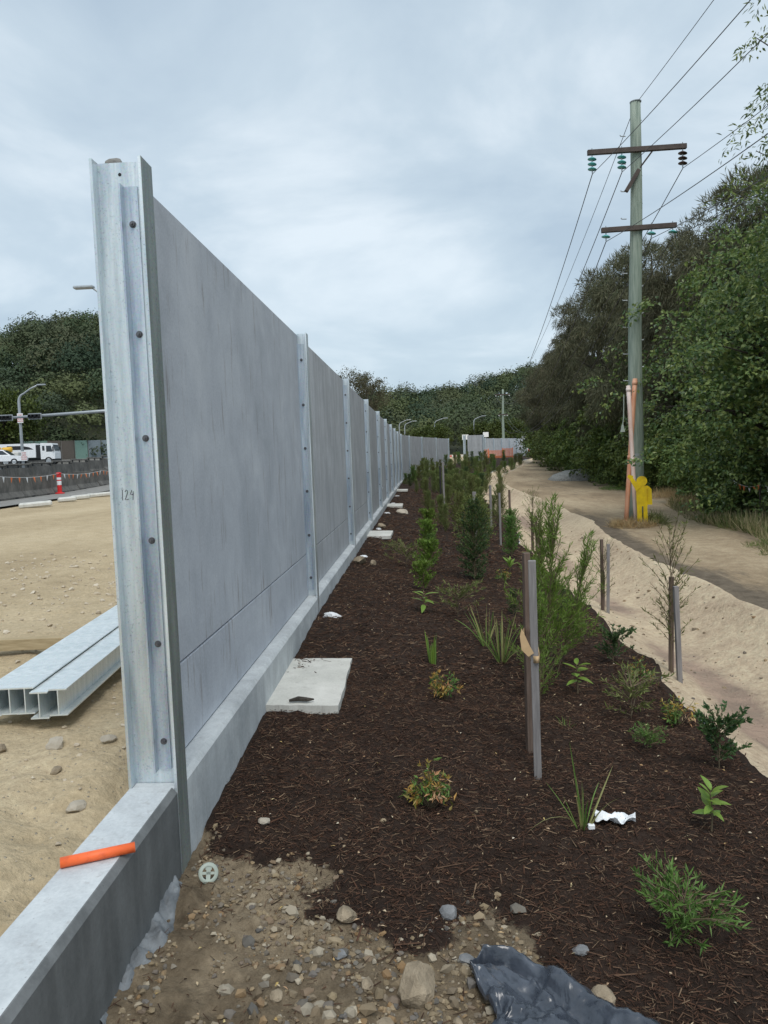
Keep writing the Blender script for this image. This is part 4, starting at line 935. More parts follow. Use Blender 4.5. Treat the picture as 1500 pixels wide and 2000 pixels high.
plant('narrow_leaved_seedling', .38, 8.9, SPO, 'thin seedling right of the drooping broad leaved one', 'seedling', None, 1.0, .3)
# spindly saplings on the swale stakes
SAP = m_needle_shrub(1.65, .30, 44, 16, .065, .010, 'leaf_olive', .5, .15, lambda t: .25+.8*rng.random(), .007)
plant('staked_sapling', 2.40, 7.42, SAP, 'spindly sapling tied between the stakes at the mulch edge', 'sapling', None, .98, .5)
plant('staked_sapling', 2.50, 10.5, SAP, 'bare thin sapling between the sand slope stakes', 'sapling', None, .62, 2.5)
plant('staked_sapling', 2.44, 16.7, SAP, 'spindly sapling with drooping leaves on the swale lip stakes', 'sapling', None, .9, 3.5)
plant('staked_sapling', 2.1, 19.8, SAP, 'leafy sapling among the stakes at the swale bend', 'sapling', None, 1.0, 4.1)
# dense cone
CONE = m_needle_shrub(1.3, .30, 260, 22, .040, .018, 'leaf_dark', .35, .02, lambda t: (.35+.65*math.sin(PI*min(1, .15+t*.9)))*(.55+.5*rng.random()))
c_ = plant('conical_shrub', .80, 11.9, CONE, 'dense dark green cone shaped shrub in the middle row', 'shrub', None, 1.0, 0)
mb = MB(); k = 900; hh = rng.random(k)**.6; a = rng.uniform(0, 6.28, k); rr = .30*(.4+.6*np.sin(PI*np.minimum(1, .15+hh*.9)))*(.8+.35*rng.random(k)); leaves(mb, np.stack([rr*np.cos(a), rr*np.sin(a), .5+hh*.85], 1), np.stack([np.cos(a), np.sin(a), .8+0*a], 1), .04, .018); mb.build('golden_tips', MATS['leaf_gold'] if False else MATS['leaf_olive'], c_)

# rows of shrubs: prototypes, then one thing per plant
PROTO = {
 'bushy_shrub': [m_needle_shrub(1.0, .36, 90, 30, .060, .016, 'leaf_green', .6, .05, lambda t: (1-.6*t)*(.4+.7*rng.random())) for _ in range(2)],
 'reedy_shrub': [m_needle_shrub(1.25, .34, 90, 30, .085, .012, 'leaf_reed', 1.3, .05, lambda t: (1-.5*t)*(.3+.7*rng.random())) for _ in range(2)],
 'olive_shrub': [m_needle_shrub(1.1, .40, 90, 28, .070, .016, 'leaf_olive', .7, .05, lambda t: (1-.55*t)*(.4+.7*rng.random())) for _ in range(2)],
 'fresh_shrub': [m_needle_shrub(.6, .26, 50, 22, .070, .022, 'leaf_fresh', .8, .1, lambda t: (1-.4*t)*(.4+.7*rng.random()))],
 'dark_shrub': [m_needle_shrub(1.1, .36, 120, 30, .045, .018, 'leaf_dark', .6, .04, lambda t: (1-.55*t)*(.45+.65*rng.random()))]}
def row(kind, x, y, s, label, group): plant(kind, x, y, PROTO[kind][random.randrange(len(PROTO[kind]))], label, 'shrub', group, s)
row('fresh_shrub', -.02, 10.6, .75, 'lime green shrub in the left row, before the drooping seedling is passed', 'left row plants')
row('fresh_shrub', .05, 12.0, .95, 'second lime green shrub of the left row', 'left row plants')
row('bushy_shrub', .12, 13.2, .55, 'bushy green plant behind the second lime shrub of the left row', 'left row plants')
row('fresh_shrub', .1, 15.6, .95, 'third lime green shrub of the left row', 'left row plants')
row('fresh_shrub', .1, 17.8, 1.0, 'fourth lime green shrub of the left row', 'left row plants')
row('reedy_shrub', .55, 18.5, .55, 'low reedy plant between left and middle rows', 'left row plants')
row('bushy_shrub', .95, 14.4, .85, 'bushy shrub behind the cone shaped one', 'middle row plants')
row('dark_shrub', 1.25, 15.8, .8, 'dark bushy shrub by the thick grey stake', 'middle row plants')
row('bushy_shrub', 1.75, 15.0, .8, 'bushy shrub left of the tall pale stake', 'middle row plants')
row('bushy_shrub', 2.05, 17.4, .85, 'bushy shrub at the bed edge by the pale stake', 'middle row plants')
row('dark_shrub', 1.65, 9.2, .45, 'low dark shrub near the bed edge, above the rosettes', 'middle row plants')
row('dark_shrub', 1.1, 9.4, .32, 'small dark shrub below the cone shaped one', 'middle row plants')
row('olive_shrub', 1.9, 12.6, .5, 'olive shrub close to the sand by the rosettes', 'middle row plants')
kinds = ['bushy_shrub', 'reedy_shrub', 'reedy_shrub', 'olive_shrub', 'dark_shrub', 'reedy_shrub']
rnd = random.Random(5)
LBL = {'bushy_shrub': 'bushy green shrub in the massed planting towards the bend', 'reedy_shrub': 'reedy upright shrub in the massed planting towards the bend', 'olive_shrub': 'olive green shrub in the massed planting towards the bend', 'dark_shrub': 'dark leaved shrub in the massed planting towards the bend'}
yy = 19.5
while yy < 78:
    u0 = .35 if yy < 30 else .0 if yy < 42 else -.6
    for u in np.arange(u0, float(eB(np.array([yy]))[0])+(.1 if yy < 42 else 1.4), .85 if yy < 45 else 1.05):
        if rnd.random() < (.32 if yy < 42 else .15): continue
        x = u+rnd.uniform(-.3, .3)+float(cpath(np.array([yy]))[0]); k = rnd.choice(kinds); s_ = rnd.uniform(.62, 1.0)*(1 if yy < 45 else 1.12)
        if u < .5 and yy < 40: s_ *= .7
        zn = ['by the black thin stake', 'halfway to the wall bend', 'where the bed starts to curve', 'below the curved end of the wall', 'beyond the wall gap'][int(np.searchsorted([28, 40, 52, 64], yy))]; sd_ = 'wall side' if u < 1.2 else 'swale side'
        lb = LBL[k].split(' in ')[0]+' in the massed planting, '+sd_+', '+zn
        row(k, x, yy+rnd.uniform(-.5, .5), s_, lb, lb)
    yy += 1.25 if yy < 45 else 1.9
# dry grass round the pole foot
def drygrass(cx, cy, n, r_, h, mats, label, name='dry_grass'):
    mb = MB(); a = rng.uniform(0, 2*PI, n); q = r_*np.sqrt(rng.random(n)); x = cx+q*np.cos(a); y = cy+q*np.sin(a); P = np.stack([x, y, zt(x, y)+.10*(1-q/r_)], 1); D = rng.normal(size=(n, 3))*.7+np.array([0, 0, .7]); leaves(mb, P, D, rng.uniform(.5, 1.1, n)*h, .012, .2)
    return tag(mb.build(name, MATS[mats]), label, 'grass tuft')
drygrass(5.55, 20.15, 1500, .62, .26, 'straw', 'straw coloured dry grass heaped round the pipe feet')
drygrass(6.05, 20.3, 600, .42, .42, 'leaf_olive', 'green weeds at the foot of the yellow figure', 'weeds')

# ------------------------------------------------------------------ trees along the right-hand verge
leafmat('foliage_broad', [(.050, .092, .034), (.085, .145, .045), (.13, .20, .055), (.20, .26, .072), (.28, .33, .10), (.092, .15, .046)], .30, .32, .35, spec=.5)
leafmat('foliage_casuarina', [(.060, .062, .036), (.088, .090, .050), (.118, .118, .066), (.16, .148, .09), (.085, .105, .048)], .25, .7, .5)
leafmat('foliage_vine', [(.05, .08, .02), (.085, .13, .03), (.125, .175, .04), (.18, .22, .06)], .22, .5, .5)
leafmat('foliage_hill', [(.032, .055, .030), (.046, .074, .036), (.068, .10, .046), (.10, .128, .058)], .12, .75, 0, [(.022, .046, .028), (.062, .092, .042), (.090, .096, .052), (.12, .14, .05), (.034, .062, .034), (.076, .084, .05)])
leafmat('foliage_lime', [(.04, .06, .014), (.07, .095, .02), (.10, .125, .03), (.05, .075, .016)], .2, .5, .3)
def crown_pts(n_cl, rx, ry, rz_, cz_, n_lf, cl_r, lower=.0, hollow=.45):
    """leaf base points in clumps spread through an uneven ellipsoid"""
    d = rnd_dir(n_cl); q = (hollow+(1-hollow)*rng.random(n_cl)**.5)*(1+.16*rng.normal(size=n_cl)); c = d*q[:, None]*np.array([rx, ry, rz_]); c[:, 2] = np.where(c[:, 2] < 0, c[:, 2]*(1-lower), c[:, 2])+cz_
    s_ = cl_r*rng.uniform(.5, 1.4, n_cl)
    idx = np.repeat(np.arange(n_cl), n_lf); P = c[idx]+rng.normal(size=(len(idx), 3))*s_[idx][:, None]*np.array([1, 1, .75])
    return c, idx, P
def limbs(mb, h, cl, r0, n=26, top=.8):
    mb.tube([(0, 0, -.4), (.05*h*.3, 0, h*.3), (0, .1, h*.62), (.1, 0, h*top)], [r0, r0*.75, r0*.5, r0*.15], 10)
    for c in cl[rng.permutation(len(cl))[:n]]:
        z0 = np.clip(c[2]*.6, h*.12, h*top*.95); b = np.array([.05, .02, z0]); m_ = (b+c)/2+np.array([0, 0, .15*np.linalg.norm(c-b)]); mb.tube([b, m_, c], [r0*.30, r0*.18, r0*.04], 6)
def m_tree(kind, h, rx, ry, base=.1, n_cl=130, n_lf=170, L=.14, W=.075, mat='foliage_broad', cl_r=.42, droop=0.0, r0=.18, hollow=.45):
    rz_ = h*(1-base)/2; cz_ = h*base+rz_; c, idx, P = crown_pts(n_cl, rx, ry, rz_, cz_, n_lf, cl_r, 0, hollow)
    cr_ = MB(); D = rng.normal(size=(len(P), 3))*.8+unit(P-np.array([0, 0, cz_]))*.5+np.array([0, 0, -droop]); nn = unit(rng.normal(size=(len(P), 3))*.6+np.array([0, 0, 1.0])) if kind == 'broad' else None
    leaves(cr_, P, D, rng.uniform(.6, 1.25, len(P))*L, rng.uniform(.7, 1.2, len(P))*W, .2, 0, nn)
    tr = MB(); limbs(tr, h, c, r0)
    return tr.build('trunk', MATS['bark'], link=False, smooth=True), cr_.build('crown', MATS[mat], link=False)
def m_casuarina(h, r, seed):
    """wispy tree: drooping and upswept needle sprays along thin branches"""
    tr = MB(); fo = MB(); tr.tube([(0, 0, -.4), (.1, 0, h*.4), (0, .1, h*.95)], [.20, .13, .02], 8)
    Ps, Ds = [], []
    for i in range(80):
        t_ = .10+.88*rng.random()**.9; a = rng.uniform(0, 2*PI); rr = r*(.35+.75*math.sin(PI*(.15+.80*t_))**.8)*(.55+.5*rng.random()); b = np.array([0, 0, t_*h*.88]); tip = np.array([rr*math.cos(a), rr*math.sin(a), t_*h*.92+.35*rr*rng.uniform(.2, 1.0)])
        tr.tube([b, (b+tip)/2+np.array([0, 0, .1*rr]), tip], [.035, .022, .008], 5)
        k = 210; f = rng.random(k)**.7; sp = .24+.32*rng.random(); c = b+(tip-b)*(.25+.78*f)[:, None]+rng.normal(size=(k, 3))*sp; Ps.append(c)
        Ds.append(unit(rng.normal(size=(k, 3))*.55+np.array([math.cos(a)*.25, math.sin(a)*.25, -.75 if t_ < .8 else .35])))
    P = np.concatenate(Ps); D = np.concatenate(Ds); leaves(fo, P, D, rng.uniform(.18, .42, len(P)), rng.uniform(.022, .04, len(P)), .1)
    return tr.build('trunk', MATS['bark'], link=False), fo.build('crown', MATS['foliage_casuarina'], link=False)
def tree(name, x, y, meshes, label, group=None, s=(1, 1, 1), rz=0.0, cat='tree', dz=0.0):
    r = empty(name, (x, y, z1(x, y)+dz), rz, label, cat, group); r.scale = s
    for m_ in meshes: mobj(m_.name.split('.')[0], m_, r)
    return r
def m_spray_tree(h, rx, ry, base, n_sp, n_lf, sr_, L, W, mat, r0=.18, taper=.3, droop=.3, fill=.12):
    rz_ = h*(1-base)/2; cz_ = h*base+rz_; d = rnd_dir(n_sp); q = (.5+.5*rng.random(n_sp)**.45)*(1+.10*rng.normal(size=n_sp)); lob = 1+.5*vn(d[:, 0]*2.2+7, d[:, 1]*2.2+d[:, 2]*1.9, 91)
    c = d*(q*lob)[:, None]*np.array([rx, ry, rz_]); k = 1-taper*np.clip(c[:, 2:]/rz_, 0, 1)**1.3; c[:, :2] *= k; c[:, 2] += cz_
    o = unit(c*np.array([1, 1, 0])); nr = unit(np.array([0, 0, .85])+o*.5+rng.normal(size=(n_sp, 3))*.22); t1_ = unit(np.cross(nr, rnd_dir(n_sp))); t2_ = np.cross(nr, t1_)
    S = sr_*rng.uniform(.55, 1.35, n_sp); i = np.repeat(np.arange(n_sp), n_lf); n = len(i); a = rng.uniform(0, 2*PI, n); rr = np.sqrt(rng.random(n))
    rad = t1_[i]*np.cos(a)[:, None]+t2_[i]*np.sin(a)[:, None]; P = c[i]+rad*(rr*S[i])[:, None]+np.array([0, 0, -1])*(droop*rr**2*S[i])[:, None]+rng.normal(size=(n, 3))*.06*sr_/.5
    fo = MB(); leaves(fo, P, rad*.7+rng.normal(size=(n, 3))*.55+np.array([0, 0, -.25]), rng.uniform(.6, 1.25, n)*L, rng.uniform(.7, 1.2, n)*W, .22, 0, unit(nr[i]+rng.normal(size=(n, 3))*.45))
    m_ = int(n*fill); P = rnd_dir(m_)*(rng.random(m_)**.4)[:, None]*np.array([rx, ry, rz_])*.62+np.array([0, 0, cz_]); leaves(fo, P, rnd_dir(m_), L*1.7, W*2.2)
    tr = MB(); limbs(tr, h, c, r0, 40)
    return tr.build('trunk', MATS['bark'], link=False, smooth=True), fo.build('crown', MATS[mat], link=False)
BT = m_spray_tree(8.3, 4.1, 3.8, -.03, 560, 64, .52, .125, .080, 'foliage_broad')
tree('broadleaf_tree', 10.0, 20.6, BT, 'dense glossy green broadleaf tree reaching over the power pole foot', 'verge trees', (1.04, 1, .98), .3)
tree('broadleaf_tree', 11.6, 17.4, BT, 'dark leafy tree at the right picture edge, in front of the broadleaf tree', 'verge trees', (1.0, 1.0, .92), 2.2)
tree('broadleaf_tree', 13.0, 24.5, BT, 'green tree top showing between the broadleaf and the wispy tree', 'verge trees', (1.0, 1.0, .98), 4.2)
def m_soft(h, r, base, n_cl, n_st, cl, mat):
    """soft crown of rounded clumps hung with fine drooping strands"""
    rz_ = h*(1-base)/2; cz_ = h*base+rz_; d = rnd_dir(n_cl); q = .42+.56*rng.random(n_cl)**.5; c = d*q[:, None]*np.array([r, r, rz_-.35]); c[:, 2] += cz_
    S = cl*rng.uniform(.55, 1.3, n_cl); i = np.repeat(np.arange(n_cl), n_st); n = len(i); e_ = rnd_dir(n); e_[:, 2] = np.where(rng.random(n) < .6, np.abs(e_[:, 2]), e_[:, 2])
    P = c[i]+e_*(S[i]*(.55+.5*rng.random(n)**.6))[:, None]*np.array([1, 1, .9]); top_ = (P[:, 2] > cz_+.62*rz_)
    D = e_*.45+rng.normal(size=(n, 3))*.35+np.where(top_, .15, -.75)[:, None]*np.array([0, 0, 1.0]); fo = MB(); leaves(fo, P, D, rng.uniform(.16, .42, n), rng.uniform(.022, .040, n), .1, 0, unit(e_+rng.normal(size=(n, 3))*.5))
    tr = MB(); limbs(tr, h, c, .2, 45, .9)
    return tr.build('trunk', MATS['bark'], link=False), fo.build('crown', MATS[mat], link=False)
CA = [m_soft(11, 3.3, .04, 120, 430, .72, 'foliage_casuarina'), m_soft(11, 3.1, .04, 110, 430, .70, 'foliage_casuarina')]
ALT = m_spray_tree(13.2, 3.2, 3.2, .2, 330, 70, .5, .15, .045, 'foliage_broad', .2, .25, .7)
tree('drooping_tree', 9.95, 16.0, ALT, 'tall drooping tree whose leaves enter at the top right corner', 'verge trees', (1, 1, 1.02), .9)
for i, (x, y, zt_, s_, lb) in enumerate([(13.4, 30, 12.6, 1.05, 'tallest wispy dark tree right of the pole crossarms'), (12.7, 34.5, 11.8, 1.0, 'wispy dark tree just right of the pole'), (12.1, 39.5, 12.5, 1.05, 'wispy dark tree directly behind the pole'), (11.7, 45.5, 12.9, 1.0, 'wispy brownish tree left of the lower crossarm'),
        (12.1, 52, 12.9, 1.0, 'wispy tree with a rounded top halfway along the verge'), (12.6, 60, 11.8, 1.0, 'wispy tree over the vine thicket, further along'), (13.3, 70, 11.2, 1.05, 'far wispy tree where the verge meets the hill'), (13.8, 82, 11.4, 1.1, 'most distant wispy tree on the verge'),
        (16.2, 27, 13.2, 1.1, 'wispy tree behind the broadleaf tree at the right edge'), (16.5, 41, 12.8, 1.1, 'back row wispy tree behind the pole'), (17.5, 56, 12.5, 1.1, 'back row wispy tree further along the verge')]):
    b = z1(x, y); hh = zt_-b; tree('casuarina_tree', x, y, CA[i % 2], lb, 'wispy verge trees', (s_, s_, hh/11.0), i*1.3)
VB = [m_spray_tree(3.6, 2.0, 1.9, -.08, 170, 60, .36, .13, .08, 'foliage_vine', .05), m_spray_tree(3.0, 1.7, 1.6, -.08, 150, 60, .34, .12, .08, 'foliage_vine', .05)]
vb = [(10.4, 27.5, .8), (11.6, 31, 1.0), (11.2, 34.5, .9), (11.4, 38, 1.25), (11.0, 42, 1.1), (11.3, 46, 1.35), (11.2, 50.5, 1.2), (11.6, 55, 1.5), (12.0, 60, 1.4), (12.2, 66, 1.6), (12.8, 73, 1.6), (13.4, 80, 1.6), (9.7, 23.6, .6), (12.2, 19.5, .9), (13.0, 44, 1.9), (13.2, 36, 1.9), (14.0, 50, 2.0), (10.6, 15.2, .7)]
NB = ['first', 'second', 'third', 'fourth', 'fifth', 'sixth', 'seventh', 'eighth', 'ninth', 'tenth', 'eleventh', 'twelfth']
for i, (x, y, s_) in enumerate(vb):
    lb = (NB[i]+' vine covered thicket bush along the verge, counted from the pole') if i < 12 else ['low bush between the round leaved clump and the broadleaf tree', 'bush under the broadleaf tree at the right edge', 'tall vine covered bush behind the fifth thicket bush', 'tall vine covered bush behind the third thicket bush', 'tallest vine covered bush in the back of the thicket', 'bush at the far right edge of the picture'][i-12]
    tree('thicket_bush', x, y, VB[i % 2], lb, 'verge thicket', (s_, s_, s_*1.05), i*1.1, 'bush')
rows_g = MB(); n = 26000; y = 14+75*rng.random(n)**1.3; u = eD(y)+cpath(y)+np.abs(rng.normal(0, 1.3, n))*np.clip(y/25, .7, 1.4)-1.0+1.2*vn(y*.5, 0*y, 9)
P = np.stack([u, y, zt(u, y)-.02], 1); leaves(rows_g, P, rng.normal(size=(n, 3))*.45+np.array([0, 0, 1.]), rng.uniform(.12, .60, n)*np.clip(.6+1.2*vn(u*.5, y*.5, 4), .15, 1.2), rng.uniform(.012, .028, n), .1)
leafmat('verge_grass', [(.07, .11, .03), (.12, .16, .045), (.36, .30, .17), (.10, .14, .035), (.46, .38, .23), (.20, .20, .08)], .2, .6)
tag(rows_g.build('grass', MATS['verge_grass']), 'rough grass and dry stalks along the foot of the verge trees', 'grass', kind='stuff')
drygrass(10.6, 38.0, 2600, 1.7, .22, 'leaf_green', 'low green grass patch at the far side of the track', 'grass_patch')
drygrass(7.9, 18.6, 700, .7, .20, 'leaf_olive', 'low weed patch on the right side of the near track', 'weeds')
drygrass(6.9, 15.2, 420, .5, .14, 'leaf_reed', 'thin weed patch at the right edge of the picture', 'weeds')
drygrass(9.2, 26.0, 900, .8, .45, 'straw', 'dry straw grass under the broadleaf tree by the pole', 'dry_grass')
drygrass(9.9, 30.5, 900, .8, .5, 'straw', 'dry straw grass left of the pole at the verge', 'dry_grass')
# grey gravel heap
v0, f0 = ICO3; v = v0*np.array([2.6, 1.6, .75]); v = v*(1+.12*fbm(v[:, 0]*1.5+5, v[:, 1]*1.5+v[:, 2], 3, 4)[:, None]); o = MB().add(v, [f0]).build('gravel_heap', MATS['gravel_pile'], smooth=True); o.location = (10.6, 48.5, z1(10.6, 48.5)-.05); tag(o, 'pale grey gravel heap beyond the track bend', 'gravel heap')
# little flags on the right
def bunting(pts, n, label, s, posts=()):
    root = empty('flag_bunting', pts[0], 0, label, 'bunting'); o0 = Vector(pts[0]); P = []
    for a, b in zip(pts[:-1], pts[1:]):
        for t_ in np.linspace(0, 1, 9)[:-1]: P.append(np.array(a)*(1-t_)+np.array(b)*t_-np.array(o0)-np.array([0, 0, .12*4*t_*(1-t_)]))
    P.append(np.array(pts[-1])-np.array(o0)); P = np.array(P); MB().tube(P, .008, 5).build('rope', MATS['white_plastic'], root)
    cum = np.r_[0, np.cumsum(np.linalg.norm(np.diff(P, axis=0), axis=1))]
    dr = unit(P[-1]-P[0])
    for i in range(n):
        q = (i+.5)/n*cum[-1]; c = np.array([np.interp(q, cum, P[:, k]) for k in range(3)]); tw = random.uniform(-.35, .35); side = np.array([-dr[1], dr[0], 0])
        a, b, t3 = c-dr*s*.42, c+dr*s*.42, c+side*tw*s+np.array([0, 0, -s]); off = side*.004
        v = [a-off, b-off, t3-off, a+off, b+off, t3+off]
        MB().add(v, [np.array([[0, 1, 2], [5, 4, 3]]), np.array([[0, 3, 4, 1], [1, 4, 5, 2], [2, 5, 3, 0]])]).build('flag', MATS['flag_orange' if i % 3 else 'white_plastic'], root)
    for p in posts: MB().tube([np.array(p)-np.array(o0), np.array(p)-np.array(o0)+np.array([0, 0, .95])], .022, 6).build('post', MATS['arm_timber'], root)
bunting([(8.9, 22.0, .55), (8.7, 19.8, .50), (9.4, 17.0, .45)], 13, 'orange flag bunting on the right behind the large leaved plant', .16, [(8.7, 19.8, -.4)])

# ------------------------------------------------------------------ woods on the hills: one mass each
def wood(name, pts, label, nl, size, lw):
    mb = MB(); tint = []
    for (x, y, z, r_, h_) in pts:
        n = int(nl*(r_/4)**1.6); d = rnd_dir(n); d[:, 2] = np.where(rng.random(n) < .72, np.abs(d[:, 2]), d[:, 2]); lob = 1+.36*vn(d[:, 0]*2.6+x, d[:, 1]*2.6+d[:, 2]*2.6+y, 5)*2
        P = d*(lob*(.72+.34*rng.random(n)))[:, None]*np.array([r_, r_, h_])+np.array([x, y, z]); D = rng.normal(size=(n, 3))+np.array([0, 0, -.2]); nn = unit(d+rng.normal(size=(n, 3))*.32)
        leaves(mb, P-unit(D)*lw*.5, np.cross(nn, rnd_dir(n)), rng.uniform(.6, 1.3, n)*lw, rng.uniform(.5, 1.1, n)*lw*.75, .1, 0, nn); tint += [np.full(n*4, rng.random())]
    mb.attr['tint'] = np.concatenate(tint); return tag(mb.build(name, MATS['foliage_hill']), label, 'wood', kind='stuff')
L_ = []
for y in np.arange(119, 214, 5.6):
    for x in np.arange(-150, -42, 5.8):
        x2, y2 = x+rng.uniform(-2.4, 2.4), y+rng.uniform(-2.4, 2.4)
        if x2 > -y2*.36 or x2 < -y2*.66: continue
        r_ = rng.uniform(2.8, 5.0); L_.append((x2, y2, float(hz_left(np.array(x2), np.array(y2)))+rng.uniform(5.0, 8.5), r_, r_*rng.uniform(.75, 1.1)))
for x in np.arange(-84, -40, 2.6):
    y2 = 119.5+rng.uniform(-1.5, 3); r_ = rng.uniform(2.2, 3.4); L_.append((x+rng.uniform(-1, 1), y2, 3.6+rng.uniform(0, 2.5), r_, r_*.95))
print('left crowns', len(L_))
wood('hillside_wood', L_, 'dense dark wood covering the hillside on the left', 950, 0, .56)
L_ = []
for y in np.arange(165, 325, 8.0):
    for x in np.arange(-50, 150, 7.5):
        x2, y2 = x+rng.uniform(-3, 3), y+rng.uniform(-3, 3); a = x2/y2
        if a < -.14 or a > .24: continue
        r_ = rng.uniform(3.2, 5.6); L_.append((x2, y2, float(hz_mid(np.array(x2), np.array(y2)))+rng.uniform(4.0, 7.5), r_, r_*rng.uniform(.75, 1.1)))
print('mid crowns', len(L_))
wood('hillside_wood', L_, 'wooded hill closing the view beyond the wall', 480, 0, .72)
# single trees that stand out
LM = m_tree('broad', 8, 4.2, 4.0, .12, 90, 90, .5, .32, 'foliage_lime', .7, .1, .2, .5)
tree('lime_tree', -61, 108, LM, 'yellow green tree above the truck on the left', 'standing out trees', (1.05, 1.05, 1.25), .5, dz=1.6)
tree('lime_tree', -70, 112, LM, 'broad yellowish tree behind the street lamp on the left', 'standing out trees', (1.25, 1.1, 1.2), 2.0, dz=1.8)
tree('lime_tree', 15.5, 130, LM, 'bright green round tree right of the distant pole', 'standing out trees', (.85, .85, .72), 1.0, dz=.2)
tree('lime_tree', 10.5, 134, LM, 'light green tree just left of the distant pole', 'standing out trees', (.7, .7, .66), 3.0, dz=.2)
tree('lime_tree', 2.0, 128, LM, 'rounded light green tree above the far wall bend', 'standing out trees', (.7, .7, .62), 4.0, dz=.2)
GM = m_tree('gum', 15, 3.6, 3.4, .55, 34, 120, .42, .16, 'foliage_casuarina', .62, .4, .22, .75)
tree('gum_tree', -9.3, 138, GM, 'open gum tree showing above the barrier top near the third post', 'standing out trees', (1, 1, .98), .4)
tree('gum_tree', -12.6, 140, GM, 'second open gum tree half hidden by the barrier', 'standing out trees', (.9, .9, 1.05), 2.4)

# ------------------------------------------------------------------ road side on the left
def lerp(a, b, t_): return a+(b-a)*t_
# sealed strips
def strip_road(name, pts, mat, dz, th=.0):
    nseg = 60; V = []
    L_, R_ = np.array(pts[0]), np.array(pts[1])
    for s_ in np.linspace(0, 1, nseg):
        k = s_*(len(L_)-1); i = min(int(k), len(L_)-2); f = k-i
        for q in np.linspace(0, 1, 5):
            p = lerp(lerp(L_[i], L_[i+1], f), lerp(R_[i], R_[i+1], f), q); V.append((p[0], p[1], z1(p[0], p[1])+dz))
    i = np.arange(nseg*5).reshape(nseg, 5); F = np.stack([i[:-1, :-1], i[:-1, 1:], i[1:, 1:], i[1:, :-1]], -1).reshape(-1, 4)
    return struct(MB().add(V, [F]).build(name, MATS[mat], smooth=True, fix=True))
strip_road('road', ([(-19.2, 18), (-24.5, 70), (-30, 130)], [(-56, 18), (-60, 70), (-66, 118)]), 'asphalt', .06)
strip_road('kerb_strip', ([(-14.8, 20), (-17.8, 45), (-20.5, 70)], [(-18.2, 20), (-20.7, 45), (-24.0, 70)]), 'grey_concrete', .09)
# concrete safety barriers
JP = [(-.30, 0), (.30, 0), (.30, .08), (.14, .33), (.085, 1.05), (-.085, 1.05), (-.14, .33), (-.30, .08)]
jb = MB().prism(JP, 1, .02, 3.96)
j_me = jb.build('body', MATS['old_concrete'], link=False, fix=True)
sl_me = MB().box2((-.305, -.18, 0), (.305, .18, .075)).build('drain_slot', MATS['black_rubber'], link=False)
ORD = ['nearest', 'second', 'third', 'fourth', 'fifth', 'sixth', 'seventh', 'eighth', 'ninth', 'tenth', 'eleventh', 'twelfth']
p = Vector((-18.2, 27.0, 0)); dirb = Vector((-2.16, 17.1, 0)).normalized()
for i in range(8):
    q = p+dirb*4.0*i; r_ = empty('safety_barrier', (q.x, q.y, z1(q.x, q.y)+.09), math.atan2(-dirb.x, dirb.y), ORD[i]+' dark stained concrete safety barrier in the front row on the left', 'barrier', 'front concrete barriers')
    mobj('body', j_me, r_)
    for yy in (1.0, 3.0): o = mobj('drain_slot', sl_me, r_); o.location = (0, yy, 0)
p = Vector((-23.4, 29.0, 0))
for i in range(12):
    q = p+dirb*4.0*i; r_ = empty('safety_barrier', (q.x, q.y, z1(q.x, q.y)+.42), math.atan2(-dirb.x, dirb.y), ORD[i]+' concrete barrier with a top rail in the median row behind', 'barrier', 'railed median barriers')
    b = mobj('body', j_me, r_)
    for yy in (.4, 2.0, 3.6): MB().box2((-.04, yy-.05, 1.05), (.04, yy+.05, 1.24)).build('rail_post', MATS['signal_black'], r_)
    MB().tube([(0, -.015, 1.26), (0, 4.005, 1.26)], .06, 8).build('rail', MATS['old_concrete'], r_)
bunting([(-17.9, 27.5, 1.36), (-18.5, 32, 1.34), (-19.05, 38.7, 1.32), (-20.3, 47, 1.36), (-21.2, 54, 1.40)], 34, 'orange and white flag bunting strung along the front barriers', .26)
# red delineator post
r_ = empty('delineator_post', (-19.1, 38.8, z1(-19.1, 38.8)+.09), 0, 'red and white traffic post in front of the concrete barriers', 'traffic post')
MB().lathe([(.24, 0), (.24, .05), (.10, .09), (.0, .09)], 14).build('base', MATS['red_plastic'], r_)
for z0, z2, mt in ((.08, .46, 'red_plastic'), (.46, .68, 'white_plastic'), (.68, .74, 'red_plastic'), (.74, .86, 'white_plastic'), (.86, 1.02, 'red_plastic')): MB().tube([(0, 0, z0), (0, 0, z2)], .115, 14).build('band', MATS[mt], r_)
MB().lathe([(.0, 1.13), (.06, 1.13), (.14, 1.10), (.14, 1.04), (.115, 1.02), (0, 1.02)], 14).build('cap', MATS['red_plastic'], r_)
# broken kerb blocks
for i, (x, y, l, a, lb) in enumerate(((-14.55, 27.6, 1.15, .5, 'longest pale concrete block by the kerb strip'), (-15.05, 31.2, .75, .35, 'second pale kerb block, lying flat'), (-15.3, 33.0, .85, .3, 'third pale kerb block along the strip'), (-15.35, 35.3, 1.3, .55, 'long tilted pale kerb block further back'), (-15.8, 38.6, .9, .3, 'small far kerb block near the post edge'))):
    o = MB().bevbox((-l/2, -.16, 0), (l/2, .16, .19), .05).build('kerb_block', MATS['pale_concrete']); o.location = (x, y, z1(x, y)+.02); o.rotation_euler = (R(4), R(-3), a); tag(o, lb, 'concrete block', 'loose kerb blocks')
